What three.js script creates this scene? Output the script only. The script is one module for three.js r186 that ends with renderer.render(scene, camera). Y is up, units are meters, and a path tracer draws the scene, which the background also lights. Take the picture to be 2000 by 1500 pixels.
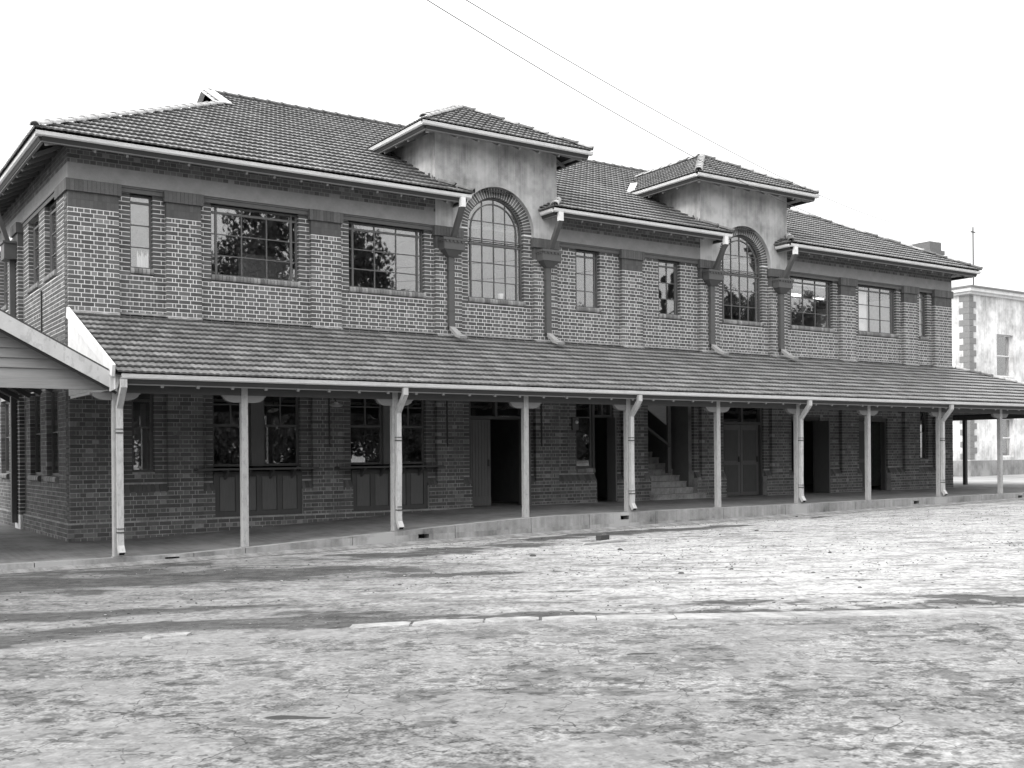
import * as THREE from 'three';

// ---------------------------------------------------------------- camera, sky, sun, exposure
const scene = new THREE.Scene();
const W = 2000, H = 1500;
const camera = new THREE.PerspectiveCamera(2 * Math.atan(750 / 2112.88) * 180 / Math.PI, W / H, 0.1, 2000);
camera.position.set(-4.436, 1.56, 22.058);
camera.lookAt(-4.436 + Math.sin(0.604), 1.56, 22.058 - Math.cos(0.604));
camera.rotateZ(-0.009);
camera.setViewOffset(W, H, 1000 - 1043.81, 750 - 887.05, W, H);     // a lens with rise: verticals stay vertical
camera.updateProjectionMatrix();

const SUN = new THREE.Vector3(-70, 56, 14).normalize();
function overcastSky() {                                             // a uniform thick overcast, a little brighter overhead
  const w = 256, h = 128, d = new Float32Array(w * h * 4);
  for (let j = 0; j < h; j++) {
    const el = Math.sin(((j + 0.5) / h - 0.5) * Math.PI);
    const ph = ((j + 0.5) / h - 0.5) * Math.PI;
    for (let i = 0; i < w; i++) {
      const th = ((i + 0.5) / w - 0.5) * 2 * Math.PI, c = Math.cos(ph) * Math.cos(th) * SUN.x + Math.sin(ph) * SUN.y + Math.cos(ph) * Math.sin(th) * SUN.z;
      const v = 0.8 + 0.95 * Math.max(0, el) + 0.8 * Math.pow(Math.max(0, 0.5 + 0.5 * c), 3);      // cloud glows broadly round the veiled sun
      const k = (j * w + i) * 4; d[k] = d[k + 1] = d[k + 2] = v; d[k + 3] = 1;
    }
  }
  const t = new THREE.DataTexture(d, w, h, THREE.RGBAFormat, THREE.FloatType);
  t.mapping = THREE.EquirectangularReflectionMapping; t.magFilter = THREE.LinearFilter; t.minFilter = THREE.LinearFilter; t.needsUpdate = true;
  return t;
}
scene.background = overcastSky();
scene.environment = scene.background;

const sun = new THREE.DirectionalLight(0xfffdfa, 1.5);
sun.target.position.set(12, 2, 4); sun.position.copy(SUN).multiplyScalar(95).add(sun.target.position);
sun.castShadow = true; sun.shadow.radius = 30; sun.shadow.mapSize.set(2048, 2048);
Object.assign(sun.shadow.camera, { left: -50, right: 50, top: 50, bottom: -50, near: 1, far: 200 });
scene.add(sun, sun.target);

const renderer = new THREE.WebGLRenderer({ antialias: true });
renderer.setSize(1024, 768);
renderer.toneMapping = THREE.LinearToneMapping;
renderer.toneMappingExposure = 1.38;
renderer.shadowMap.enabled = true;

// ---------------------------------------------------------------- helpers
let seed = 20240611;
const rnd = () => { seed = (seed * 1664525 + 1013904223) >>> 0; return seed / 4294967296; };
const rr = (a, b) => a + (b - a) * rnd();
const clamp = (v, a, b) => Math.min(b, Math.max(a, v));
const lerp = (a, b, t) => a + (b - a) * t;
const sstep = (a, b, v) => { const t = clamp((v - a) / (b - a), 0, 1); return t * t * (3 - 2 * t); };
function hash(ix, iy) { let h = Math.imul(ix, 374761393) ^ Math.imul(iy, 668265263); h = Math.imul(h ^ (h >>> 13), 1274126177); return ((h ^ (h >>> 16)) >>> 0) / 4294967296; }
function vnoise(x, y) {
  const ix = Math.floor(x), iy = Math.floor(y), fx = x - ix, fy = y - iy;
  const u = fx * fx * (3 - 2 * fx), v = fy * fy * (3 - 2 * fy);
  const a = hash(ix, iy), b = hash(ix + 1, iy), c = hash(ix, iy + 1), d = hash(ix + 1, iy + 1);
  return a + (b - a) * u + (c - a) * v + (a - b - c + d) * u * v;
}
function fbm(x, y, n) { let s = 0, a = 0.5, t = 0; for (let i = 0; i < n; i++) { s += a * vnoise(x, y); t += a; a *= 0.5; x = x * 2.03 + 17.7; y = y * 2.03 - 9.3; } return s / t; }
function tnoise(x, y, p) {                                            // value noise that tiles with period p
  const ix = Math.floor(x), iy = Math.floor(y), fx = x - ix, fy = y - iy, m = (q) => ((q % p) + p) % p;
  const u = fx * fx * (3 - 2 * fx), v = fy * fy * (3 - 2 * fy);
  const a = hash(m(ix), m(iy)), b = hash(m(ix + 1), m(iy)), c = hash(m(ix), m(iy + 1)), d = hash(m(ix + 1), m(iy + 1));
  return a + (b - a) * u + (c - a) * v + (a - b - c + d) * u * v;
}
function texture(w, h, fn, color = true) {                            // fn(u, v) -> linear grey 0..1
  const d = new Uint8Array(w * h * 4);
  for (let j = 0; j < h; j++) for (let i = 0; i < w; i++) {
    let v = clamp(fn((i + 0.5) / w, (j + 0.5) / h), 0, 1);
    if (color) v = v <= 0.0031308 ? v * 12.92 : 1.055 * Math.pow(v, 1 / 2.4) - 0.055;
    const k = (j * w + i) * 4; d[k] = d[k + 1] = d[k + 2] = Math.round(v * 255); d[k + 3] = 255;
  }
  const t = new THREE.DataTexture(d, w, h, THREE.RGBAFormat);
  t.wrapS = t.wrapT = THREE.RepeatWrapping; t.magFilter = THREE.LinearFilter; t.minFilter = THREE.LinearMipmapLinearFilter; t.generateMipmaps = true;
  if (color) t.colorSpace = THREE.SRGBColorSpace;
  t.needsUpdate = true; return t;
}
const rep = (t, x, y = x) => { const c = t.clone(); c.repeat.set(x, y); c.needsUpdate = true; return c; };

const grain = texture(512, 512, (u, v) => 0.72 + 0.28 * (0.45 * tnoise(u * 16, v * 16, 16) + 0.3 * tnoise(u * 64, v * 64, 64) + 0.25 * tnoise(u * 256, v * 256, 256)));
const rough = texture(512, 512, (u, v) => 0.5 * tnoise(u * 90, v * 90, 90) + 0.5 * tnoise(u * 220, v * 220, 220), false);
const stain = texture(1024, 1024, (u, v) => {                         // rain-streaked render: blotches and vertical runs
  const run = tnoise(u * 60, v * 4, 60) * 0.5 + tnoise(u * 150, v * 7, 150) * 0.5;
  const blot = 0.5 * tnoise(u * 7, v * 7, 7) + 0.3 * tnoise(u * 22, v * 18, 22) + 0.2 * tnoise(u * 60, v * 50, 60);
  return clamp(0.55 + 0.55 * (blot - 0.42) * 1.6 + 0.3 * (run - 0.5) + 0.1 * (tnoise(u * 300, v * 300, 300) - 0.5) + 0.18, 0.25, 1);
});
const board = texture(512, 512, (u, v) => 0.74 + 0.26 * (0.5 * tnoise(u * 8, v * 120, 128) + 0.3 * tnoise(u * 20, v * 256, 256) + 0.2 * tnoise(u * 6, v * 6, 6)));
const upright = texture(512, 512, (u, v) => 0.7 + 0.3 * (0.5 * tnoise(u * 120, v * 8, 128) + 0.3 * tnoise(u * 256, v * 20, 256) + 0.2 * tnoise(u * 9, v * 9, 9)));

const worn = texture(1024, 1024, (u, v) => { const f = .55 * tnoise(u * 70, v * 30, 210) + .3 * tnoise(u * 170, v * 90, 510) + .15 * tnoise(u * 400, v * 260, 800), p = tnoise(u * 9, v * 6, 18) , c = sstep(.6, .66, f + .16 * (p - .5)); return (.8 + .2 * tnoise(u * 40, v * 12, 120) + .08 * (tnoise(u * 300, v * 300, 300) - .5)) * (1 - .16 * c); });
const grey = (v) => new THREE.Color().setRGB(v, v, v);
const mat = (v, r = 0.9, o = {}) => new THREE.MeshStandardMaterial({ color: grey(v), roughness: r, ...o });
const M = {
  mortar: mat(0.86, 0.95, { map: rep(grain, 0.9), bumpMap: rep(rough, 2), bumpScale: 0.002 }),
  eaveShadeMortar: mat(0.26, 0.95, { map: rep(grain, 0.9) }),  // darker than the wall mortar: eave shade put into its colour
  shadeTonedMortar: mat(0.33, 0.95, { map: rep(stain, 0.5), bumpMap: rep(rough, 2), bumpScale: 0.002 }),  // verandah shade painted into the colour of the same pale mortar
  darkMortar: mat(0.09, 0.95, { map: rep(grain, 0.9) }),
  brickVC: new THREE.MeshStandardMaterial({ color: grey(1), vertexColors: true, roughness: 0.92, map: rep(grain, 1.7), bumpMap: rep(rough, 3), bumpScale: 0.002 }),
  tileVC: new THREE.MeshStandardMaterial({ color: grey(1), vertexColors: true, roughness: 0.4, map: rep(grain, 1.3), bumpMap: rep(rough, 2), bumpScale: 0.0012 }),
  stucco: mat(0.5, 0.95, { map: rep(stain, 0.2), bumpMap: rep(rough, 1.5), bumpScale: 0.003 }),
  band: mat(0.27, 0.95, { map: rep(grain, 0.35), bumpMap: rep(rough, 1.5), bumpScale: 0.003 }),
  lintel: mat(0.12, 0.85, { map: rep(grain, 0.8) }),
  white: mat(0.8, 0.6, { map: rep(grain, 0.4) }),
  fascia: mat(0.03, 0.8, { map: rep(board, 0.6) }),
  trim: mat(0.2, 0.8, { map: rep(board, 0.6) }),
  rafter: mat(0.2, 0.85, { map: rep(board, 0.6) }),
  soffit: mat(0.06, 0.9, { map: rep(board, 0.7) }),
  post: mat(0.36, 0.75, { map: rep(worn, 0.7), bumpMap: rep(upright, 0.8), bumpScale: 0.002 }),
  bracket: mat(0.2, 0.8, { map: rep(board, 0.6) }),
  beam: mat(0.07, 0.8, { map: rep(board, 0.6) }),
  palePipe: mat(0.46, 0.6, { map: rep(worn, 0.6) }),
  darkPipe: mat(0.085, 0.6, { map: rep(grain, 0.7) }),
  pipeMouth: mat(0.01, 0.9),
  barge: mat(0.5, 0.7, { map: rep(worn, 0.25) }),
  weatherboard: mat(0.3, 0.8, { map: rep(board, 0.6) }),
  timberDark: mat(0.07, 0.75, { map: rep(upright, 0.8) }),
  timberMid: mat(0.11, 0.75, { map: rep(upright, 0.8) }),
  frame: mat(0.12, 0.6, { map: rep(grain, 1) }),
  frameLow: mat(0.09, 0.6, { map: rep(grain, 1) }),
  sill: new THREE.MeshStandardMaterial({ color: grey(1), vertexColors: true, roughness: 0.75, map: rep(grain, 2) }),
  concrete: mat(0.33, 0.95, { map: rep(stain, 0.17), bumpMap: rep(rough, 1.5), bumpScale: 0.004 }),
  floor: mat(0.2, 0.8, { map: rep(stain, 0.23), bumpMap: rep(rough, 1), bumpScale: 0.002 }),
  step: mat(0.34, 0.9, { map: rep(stain, 0.6) }),
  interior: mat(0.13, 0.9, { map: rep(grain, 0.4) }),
  curtain: mat(0.7, 0.95, { map: rep(upright, 0.8) }),
  ridge: mat(0.52, 0.85, { map: rep(stain, 1.1) }),
  ridgeDark: mat(0.17, 0.85, { map: rep(stain, 1.1) }),
  enamel: mat(0.75, 0.35, { map: rep(grain, 1) }),
  iron: mat(0.03, 0.6, { map: rep(grain, 1) }),
  glass: new THREE.MeshPhysicalMaterial({ color: grey(1), roughness: 0.015, transmission: 1, thickness: 0, ior: 2.3 }),
  render2: mat(0.78, 0.95, { map: rep(stain, 0.2) }),
  stone: mat(0.07, 0.95, { map: rep(grain, 3) }),
  bark: mat(0.06, 0.95, { map: rep(upright, 0.5) }),
  leaf: mat(0.045, 0.9, { side: THREE.DoubleSide }),
  leafDark: mat(0.03, 0.9, { side: THREE.DoubleSide }),
};
M.soffit.side = THREE.DoubleSide;

class Geo {                                                           // collects flat faces; uv in metres by the way a face points
  constructor() { this.p = []; this.n = []; this.c = []; this.u = []; }
  tri(a, b, c, col) {
    const ux = b[0] - a[0], uy = b[1] - a[1], uz = b[2] - a[2], vx = c[0] - a[0], vy = c[1] - a[1], vz = c[2] - a[2];
    let nx = uy * vz - uz * vy, ny = uz * vx - ux * vz, nz = ux * vy - uy * vx; const l = Math.hypot(nx, ny, nz);
    if (l < 1e-9) return this; nx /= l; ny /= l; nz /= l;
    const ax = Math.abs(nx), ay = Math.abs(ny), az = Math.abs(nz), k = col === undefined ? 1 : col;
    for (const q of [a, b, c]) {
      this.p.push(q[0], q[1], q[2]); this.n.push(nx, ny, nz); this.c.push(k, k, k);
      if (ax > ay && ax > az) this.u.push(q[2], q[1]); else if (ay > az) this.u.push(q[0], q[2]); else this.u.push(q[0], q[1]);
    }
    return this;
  }
  quad(a, b, c, d, col) { this.tri(a, b, c, col); this.tri(a, c, d, col); return this; }
  box(x0, x1, y0, y1, z0, z1, col, skip = '') {
    const A = [x0, y0, z0], B = [x1, y0, z0], C = [x1, y1, z0], D = [x0, y1, z0], E = [x0, y0, z1], F = [x1, y0, z1], G = [x1, y1, z1], K = [x0, y1, z1];
    if (!skip.includes('f')) this.quad(E, F, G, K, col);
    if (!skip.includes('b')) this.quad(B, A, D, C, col);
    if (!skip.includes('l')) this.quad(A, E, K, D, col);
    if (!skip.includes('r')) this.quad(F, B, C, G, col);
    if (!skip.includes('t')) this.quad(K, G, C, D, col);
    if (!skip.includes('d')) this.quad(A, B, F, E, col);
    return this;
  }
  hull8(v, col) {                                                     // eight corners ordered as in box: A B C D E F G K
    const [A, B, C, D, E, F, G, K] = v;
    return this.quad(E, F, G, K, col).quad(B, A, D, C, col).quad(A, E, K, D, col).quad(F, B, C, G, col).quad(K, G, C, D, col).quad(A, B, F, E, col);
  }
  prism(poly, a, b, f, col) {                                         // poly in 2D (ccw seen from +), f(p, q, d) -> point, from depth a to b
    const s = poly.map(([p, q]) => new THREE.Vector2(p, q));
    for (const t of THREE.ShapeUtils.triangulateShape(s, [])) {
      const q = t.map((i) => poly[i]);
      this.tri(f(...q[0], b), f(...q[1], b), f(...q[2], b), col); this.tri(f(...q[2], a), f(...q[1], a), f(...q[0], a), col);
    }
    for (let i = 0; i < poly.length; i++) { const p = poly[i], q = poly[(i + 1) % poly.length]; this.quad(f(...p, a), f(...q, a), f(...q, b), f(...p, b), col); }
    return this;
  }
  bar(a, b, w, h, up = [0, 1, 0], col) {                              // a rectangular bar from a to b
    const A = new THREE.Vector3(...a), B = new THREE.Vector3(...b), d = B.clone().sub(A).normalize(), s = new THREE.Vector3(...up).cross(d).normalize(), t = d.clone().cross(s);
    const P = (o, i, j) => o.clone().addScaledVector(s, i * w / 2).addScaledVector(t, j * h / 2).toArray();
    return this.hull8([P(A, -1, -1), P(A, 1, -1), P(A, 1, 1), P(A, -1, 1), P(B, -1, -1), P(B, 1, -1), P(B, 1, 1), P(B, -1, 1)].map((q) => q), col);
  }
  tube(pts, r, n = 6, col) {
    const rings = pts.map((p, i) => {
      const a = new THREE.Vector3(...pts[Math.max(0, i - 1)]), b = new THREE.Vector3(...pts[Math.min(pts.length - 1, i + 1)]), d = b.sub(a).normalize();
      const s = d.clone().cross(Math.abs(d.y) > 0.9 ? new THREE.Vector3(1, 0, 0) : new THREE.Vector3(0, 1, 0)).normalize(), t = d.clone().cross(s), rad = Array.isArray(r) ? r[i] : r;
      return [...Array(n)].map((_, k) => { const q = k / n * 2 * Math.PI; return [p[0] + rad * (s.x * Math.cos(q) + t.x * Math.sin(q)), p[1] + rad * (s.y * Math.cos(q) + t.y * Math.sin(q)), p[2] + rad * (s.z * Math.cos(q) + t.z * Math.sin(q))]; });
    });
    for (let i = 0; i + 1 < rings.length; i++) for (let k = 0; k < n; k++) { const l = (k + 1) % n; this.quad(rings[i][k], rings[i][l], rings[i + 1][l], rings[i + 1][k], col); }
    for (const [R, s] of [[rings[0], -1], [rings[rings.length - 1], 1]]) for (let k = 1; k + 1 < n; k++) s > 0 ? this.tri(R[0], R[k], R[k + 1], col) : this.tri(R[0], R[k + 1], R[k], col);
    return this;
  }
  build() {
    const g = new THREE.BufferGeometry();
    g.setAttribute('position', new THREE.Float32BufferAttribute(this.p, 3)); g.setAttribute('normal', new THREE.Float32BufferAttribute(this.n, 3));
    g.setAttribute('color', new THREE.Float32BufferAttribute(this.c, 3)); g.setAttribute('uv', new THREE.Float32BufferAttribute(this.u, 2));
    return g;
  }
}
const used = {};
function numbered(n) { const k = used[n] || 0; used[n] = k + 1; return k ? `${n}_${String(k).padStart(3, '0')}` : n; }
function obj(name, g, m, parent = scene) {
  const o = new THREE.Mesh(g instanceof Geo ? g.build() : g, m);
  o.name = parent === scene ? numbered(name) : name; o.castShadow = o.receiveShadow = true; parent.add(o); return o;
}
function group(name, parent = scene, x = 0, y = 0, z = 0) { const o = new THREE.Group(); o.name = parent === scene ? numbered(name) : name; o.position.set(x, y, z); parent.add(o); return o; }
function tag(o, label, category, grp) { o.userData.label = label; o.userData.category = category; if (grp) o.userData.group = grp; return o; }
function structure(o, label) { o.userData.kind = 'structure'; if (label) o.userData.label = label; return o; }
const eye = camera.position;

// ---------------------------------------------------------------- plan of the building (metres; x along the front, z towards the viewer)
const P = [[0, .942], [1.854, 2.558], [4.948, 5.652], [8.039, 8.743], [10.834, 11.538], [13.634, 14.338], [16.434, 17.138], [19.228, 19.932], [22.319, 23.023], [25.414, 26.118], [27.030, 27.972]];
const LEN = 27.972, RD = -0.115, CH = 0.0857, MJ = 0.003;             // recess of the panels, course height, joint depth
const panel = (i) => [P[i][1], P[i + 1][0]];
const G = (x) => -0.24 + 0.0105 * clamp(x, 0, 60);                     // yard level
const F = (x) => lerp(-0.035, 0.305, sstep(0.6, 9.4, x) * 0.35 + 0.65 * clamp((x - 1.2) / 7.6, 0, 1));   // verandah floor at the wall
const floorY = (x, z) => F(x) - 0.024 * Math.max(0, z);

// ---------------------------------------------------------------- ground
{
  const xs = [-400, -60, -14, ...[...Array(31)].map((_, i) => i * 2), 120, 400], zs = [-400, -60, -20, -10, 0, 3, 10, 24, 60, 150, 400];
  const g = new Geo();
  for (let i = 0; i + 1 < xs.length; i++) for (let j = 0; j + 1 < zs.length; j++) g.quad([xs[i], G(xs[i]) - .012, zs[j + 1]], [xs[i + 1], G(xs[i + 1]) - .012, zs[j + 1]], [xs[i + 1], G(xs[i + 1]) - .012, zs[j]], [xs[i], G(xs[i]) - .012, zs[j]]);
  structure(obj('ground', g, mat(0.32, 0.95, { map: rep(stain, 0.06) })));
}
// line of the concrete edging between the gravelled yard and the sealed apron
const edge = [[-13, 11.6], [-8, 11.05], [-5, 10.85], [-2.81, 10.88], [-2.06, 10.98], [-1.28, 11.14], [-0.47, 11.45], [0.43, 11.80], [1.17, 12.10], [1.86, 12.5], [2.54, 12.95], [3.19, 13.43], [3.87, 13.88], [4.52, 14.35], [5.2, 14.81], [5.84, 15.27], [6.31, 15.58], [9, 17.4], [14, 20.7]];
const edgeZ = (x) => { for (let i = 0; i + 1 < edge.length; i++) if (x <= edge[i + 1][0] || i + 2 === edge.length) { const t = (x - edge[i][0]) / (edge[i + 1][0] - edge[i][0]); return lerp(edge[i][1], edge[i + 1][1], t); } };
const TOW = [-0.568, 0.823];                                           // from the edging towards the viewer

function patch(g, uvf) { const p = g.attributes.position, u = g.attributes.uv; for (let i = 0; i < p.count; i++) u.setXY(i, ...uvf(p.getX(i), p.getZ(i))); return g; }
{
  // the yard: pale packed gravel and dust with damp dark tracks, stones pressed in
  const X0 = -6, X1 = 28, Z0 = 3, Z1 = 17, px = (x, z, cx, cz, rx, rz, a) => { const c = Math.cos(a), s = Math.sin(a), dx = x - cx, dz = z - cz, e = (dx * c + dz * s) / rx, f = (-dx * s + dz * c) / rz; return Math.exp(-(e * e + f * f)); };
  const t = texture(2048, 2048, (u, v) => {
    const x = lerp(X0, X1, u), z = lerp(Z0, Z1, v);
    const a = x * .823 + z * .568, b = -x * .568 + z * .823;           // along and across the wheel tracks
    const wob = fbm(x * .5, z * .5, 3) - .5;
    const big = fbm(a * .16 + 4, b * .5 + 9, 4), mid = fbm(a * 1.0, b * 1.9, 4), m2 = fbm(a * 5 + 7, b * 6, 3), fine = vnoise(x * 34, z * 34) * .5 + vnoise(x * 17, z * 17) * .5;
    const dusty = sstep(-2, 9, x + .5 * (z - 8) + 6 * (big - .5));
    let v0 = lerp(.2, .35, dusty) * (1 + .5 * (big - .5) + .6 * (mid - .5) + .8 * (m2 - .5) + 1.05 * (fine - .5));
    // damp soil: ragged blotches where the photograph has them
    let damp = 0;
    damp += 1.2 * px(x, z, 1.7, 6.2, 1.9, .6, .5) + .5 * px(x, z, .2, 6.0, 1.5, .5, .4);
    damp += 1.0 * px(x, z, -.9, 9.2, 1.7, .27, .35) + .9 * px(x, z, -2.8, 8.4, 1.5, .4, .4) + .75 * px(x, z, -1.4, 5.6, 2.2, 1.1, .3);
    damp += 1.0 * px(x, z, -.8, 10.45, 1.8, .25, .33) + .6 * px(x, z, -2.6, 10.2, 1.4, .25, .2) + .5 * px(x, z, 1.3, 10.7, 1.6, .22, .45);
    damp += 1.0 * px(x, z, 5.0, 5.0, 2.4, .6, .08) + .95 * px(x, z, 9.6, 4.2, 2.2, .42, .03) + .8 * px(x, z, 12.4, 4.6, 1.2, .3, .1) + .5 * px(x, z, 16, 4.0, 2, .25, 0);
    damp += .6 * px(x, z, -.5, 4.1, 2.5, .5, 0) + .5 * px(x, z, 3.4, 8.2, 1.6, .3, .5);
    const ez = edgeZ(x), de = (ez - z) * .823;                         // distance in front of the edging
    damp += Math.exp(-Math.pow((de - .42 - .3 * wob) / .36, 2)) * lerp(.5, .4, sstep(1, 5, x));
    damp += .45 * Math.exp(-Math.pow((de - 1.2 - .8 * wob) / .3, 2)) * sstep(2, 5, x);
    damp *= .2 + 1.6 * fbm(a * 1.1, b * 2.6 + 3, 4);
    const wet = sstep(.22, .6, damp + .95 * (mid - .5) + .75 * (m2 - .5) + .3 * (fine - .5));
    v0 = lerp(v0, .014 + .03 * fine + .07 * m2 * m2, clamp(wet * (.45 + 1.1 * mid + .5 * (m2 - .5)), 0, .95));
    // streaks left by wheels, grit
    const streak = fbm(a * 1.3 + 40, b * 7, 4); v0 *= 1 - .45 * sstep(.56, .74, streak) * (.35 + fine);
    const grit = vnoise(x * 42 + 7, z * 42), clot = fbm(a * 1.2 + 3, b * 3 + 70, 3); if (grit > .9 - .12 * sstep(.5, .65, clot)) v0 *= .4; else if (grit < .06) v0 *= 1.25;
    const blob = vnoise(a * 5 + 90, b * 12); if (blob > .9) v0 *= .55;
    return v0;
  });
  t.wrapS = t.wrapT = THREE.MirroredRepeatWrapping;
  const g = new Geo(), nx = 60, nz = 30;
  const y = (x, z) => G(x) + .006 + .012 * (fbm(x * .7, z * .7, 2) - .5) * sstep(3.4, 4.4, z);
  for (let i = 0; i < nx; i++) for (let j = 0; j < nz; j++) {
    const x = (k) => lerp(-16, 48, k / nx), z = (k) => lerp(Z0 + .15, 26, k / nz), q = (a, b) => [x(a), y(x(a), z(b)), z(b)];
    g.quad(q(i, j + 1), q(i + 1, j + 1), q(i + 1, j), q(i, j));
  }
  structure(obj('yard', patch(g.build(), (x, z) => [(x - X0) / (X1 - X0), (z - Z0) / (Z1 - Z0)]), mat(1, 0.97, { map: t, bumpMap: rep(rough, 50, 22), bumpScale: .008 })), 'pale gravel yard with damp dark tracks in front of the platform');
}
{
  // the apron nearer the viewer: worn sealed surface, patched, crazed
  const X0 = -4.6, X1 = 7.4, Z0 = 10.4, Z1 = 19.4;
  const px2 = (x, z, cx, cz, rx, rz, a) => { const c = Math.cos(a), s = Math.sin(a), dx = x - cx, dz = z - cz, e = (dx * c + dz * s) / rx, f = (-dx * s + dz * c) / rz; return Math.exp(-(e * e + f * f)); };
  const crackAt = (x, z, sc, off) => {                                 // distance to the nearest cell border, with warped coordinates
    const wx = x * sc + .5 * (fbm(x * 2.1 + off, z * 2.1, 5) - .5), wz = z * sc + .5 * (fbm(x * 2.1, z * 2.1 + off, 5) - .5);
    let f1 = 9, f2 = 9; const ix = Math.floor(wx), iz = Math.floor(wz);
    for (let i = -1; i < 2; i++) for (let j = -1; j < 2; j++) { const cx = ix + i + hash(ix + i + off, iz + j), cz = iz + j + hash(iz + j, ix + i + off + 31), d = Math.hypot(wx - cx, wz - cz); if (d < f1) { f2 = f1; f1 = d; } else if (d < f2) f2 = d; }
    return (f2 - f1) / sc;
  };
  const t = texture(2048, 2048, (u, v) => {
    const x = lerp(X0, X1, u), z = lerp(Z0, Z1, v);
    const a = x * .823 + z * .568, b = -x * .568 + z * .823;
    const big = fbm(a * .5 + 3, b * .9, 4), mid = fbm(a * 2.6, b * 2.8 + 5, 4), m2 = fbm(a * 9 + 3, b * 9, 3), m3 = fbm(x * 28, z * 28, 3), fine = vnoise(x * 80, z * 80);
    const pale0 = sstep(-2.5, 4, x + .5 * (z - 15) + 3 * (big - .5));
    let v0 = lerp(.15, .185, pale0) * (1 + .6 * (big - .5) + .75 * (mid - .5) + .9 * (m2 - .5) + 1.35 * (m3 - .5) + .75 * (fine - .5));
    // the pale skin has worn through to darker, rougher stuff: ragged plates
    const zone = sstep(.46, .66, fbm(a * .6 + 20, b * .7 + 4, 3) - .06 + .26 * Math.exp(-Math.pow((x - .8) / 2.0, 2) - Math.pow((z - 15.2) / 1.1, 2)));
    const pt = fbm(a * 2.6 + 8, b * 3.4 + 2, 5) + .09 * (m2 - .5);
    v0 = lerp(v0, (.08 + .045 * m3) * (1 + .6 * (m2 - .5)), zone * sstep(.49, .53, pt) * .75);
    const pt2 = fbm(a * 3.8 + 60, b * 6 + 2, 4) + .1 * (m3 - .5); v0 = lerp(v0, .05 + .05 * m3, sstep(.615, .65, pt2) * .7);
    const pt3 = fbm(a * 9 + 10, b * 14 + 2, 3); v0 *= 1 - .5 * sstep(.64, .7, pt3);
    const pale = fbm(a * 2.1 + 31, b * 2.8 + 12, 5) + .06 * (m2 - .5); v0 = lerp(v0, (.2 + .08 * (m3 - .5)) * (1 + .3 * (m2 - .5)), sstep(.545, .575, pale) * .6);
    // cracks
    const cz = sstep(.47, .6, fbm(x * .45 + 9, z * .45 + 2, 2) + .08);
    const c1 = crackAt(x, z, .75, 11); v0 *= 1 - .75 * cz * (1 - sstep(.003, .008 + .02 * Math.max(0, mid - .4), c1));
    const c2 = crackAt(x, z, 2.6, 47); v0 *= 1 - .6 * Math.min(1, zone * 1.5 + .15) * (1 - sstep(.002, .007, c2));
    // lifted blisters: short dark broken arcs lying across the view
    const arc = fbm(a * 1.1 + 90, b * 7 + 7, 3) + .05 * (m3 - .5); v0 *= 1 - .65 * (1 - sstep(.004, .014, Math.abs(arc - .53))) * sstep(.56, .64, fbm(a * 1.6, b * 2.2 + 55, 2));
    const sp = vnoise(x * 26 + 5, z * 26); if (sp > .9) v0 *= .5; else if (sp < .05) v0 *= 1.3;
    const oil = px2(x, z, -1.66, 15.0, .15, .07, .6) + .9 * px2(x, z, -1.5, 15.14, .13, .035, .6) + px2(x, z, 1.72, 14.75, .16, .05, .6); v0 = lerp(v0, .02 + .02 * m3, sstep(.42, .55, oil + .5 * (m2 - .5)));
    const ez = edgeZ(x), de = (z - ez) * .823; v0 = lerp(v0, (.21 + .05 * m3) * (1 + .5 * (m2 - .5)), .45 * Math.exp(-Math.pow((de + .5 * (mid - .5)) / .35, 2)));
    return v0;
  });
  t.wrapS = t.wrapT = THREE.MirroredRepeatWrapping;
  const bmp = texture(1024, 1024, (u, v) => { const x = u * 12, z = v * 9; return .5 * vnoise(x * 40, z * 40) + .3 * vnoise(x * 12, z * 12) + .2 * vnoise(x * 4, z * 4); }, false);
  const g = new Geo();
  const pts = []; for (let i = 0; i + 1 < edge.length; i++) for (let k = 0; k < 3; k++) pts.push([lerp(edge[i][0], edge[i + 1][0], k / 3), lerp(edge[i][1], edge[i + 1][1], k / 3)]);
  const q = (p, k) => { const x = p[0] + TOW[0] * k, z = p[1] + TOW[1] * k; return [x, G(x) + .02 + .01 * (fbm(x * .6 + 5, z * .6, 2) - .5), z]; };
  for (let i = 0; i + 1 < pts.length; i++) for (let k = 0; k < 22; k++) g.quad(q(pts[i], (k + 1) * .6), q(pts[i + 1], (k + 1) * .6), q(pts[i + 1], k * .6), q(pts[i], k * .6));
  structure(obj('apron', patch(g.build(), (x, z) => [(x - X0) / (X1 - X0), (z - Z0) / (Z1 - Z0)]), mat(1, 0.95, { map: t, bumpMap: bmp, bumpScale: .006 })), 'worn cracked paving in the foreground');
}
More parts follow.
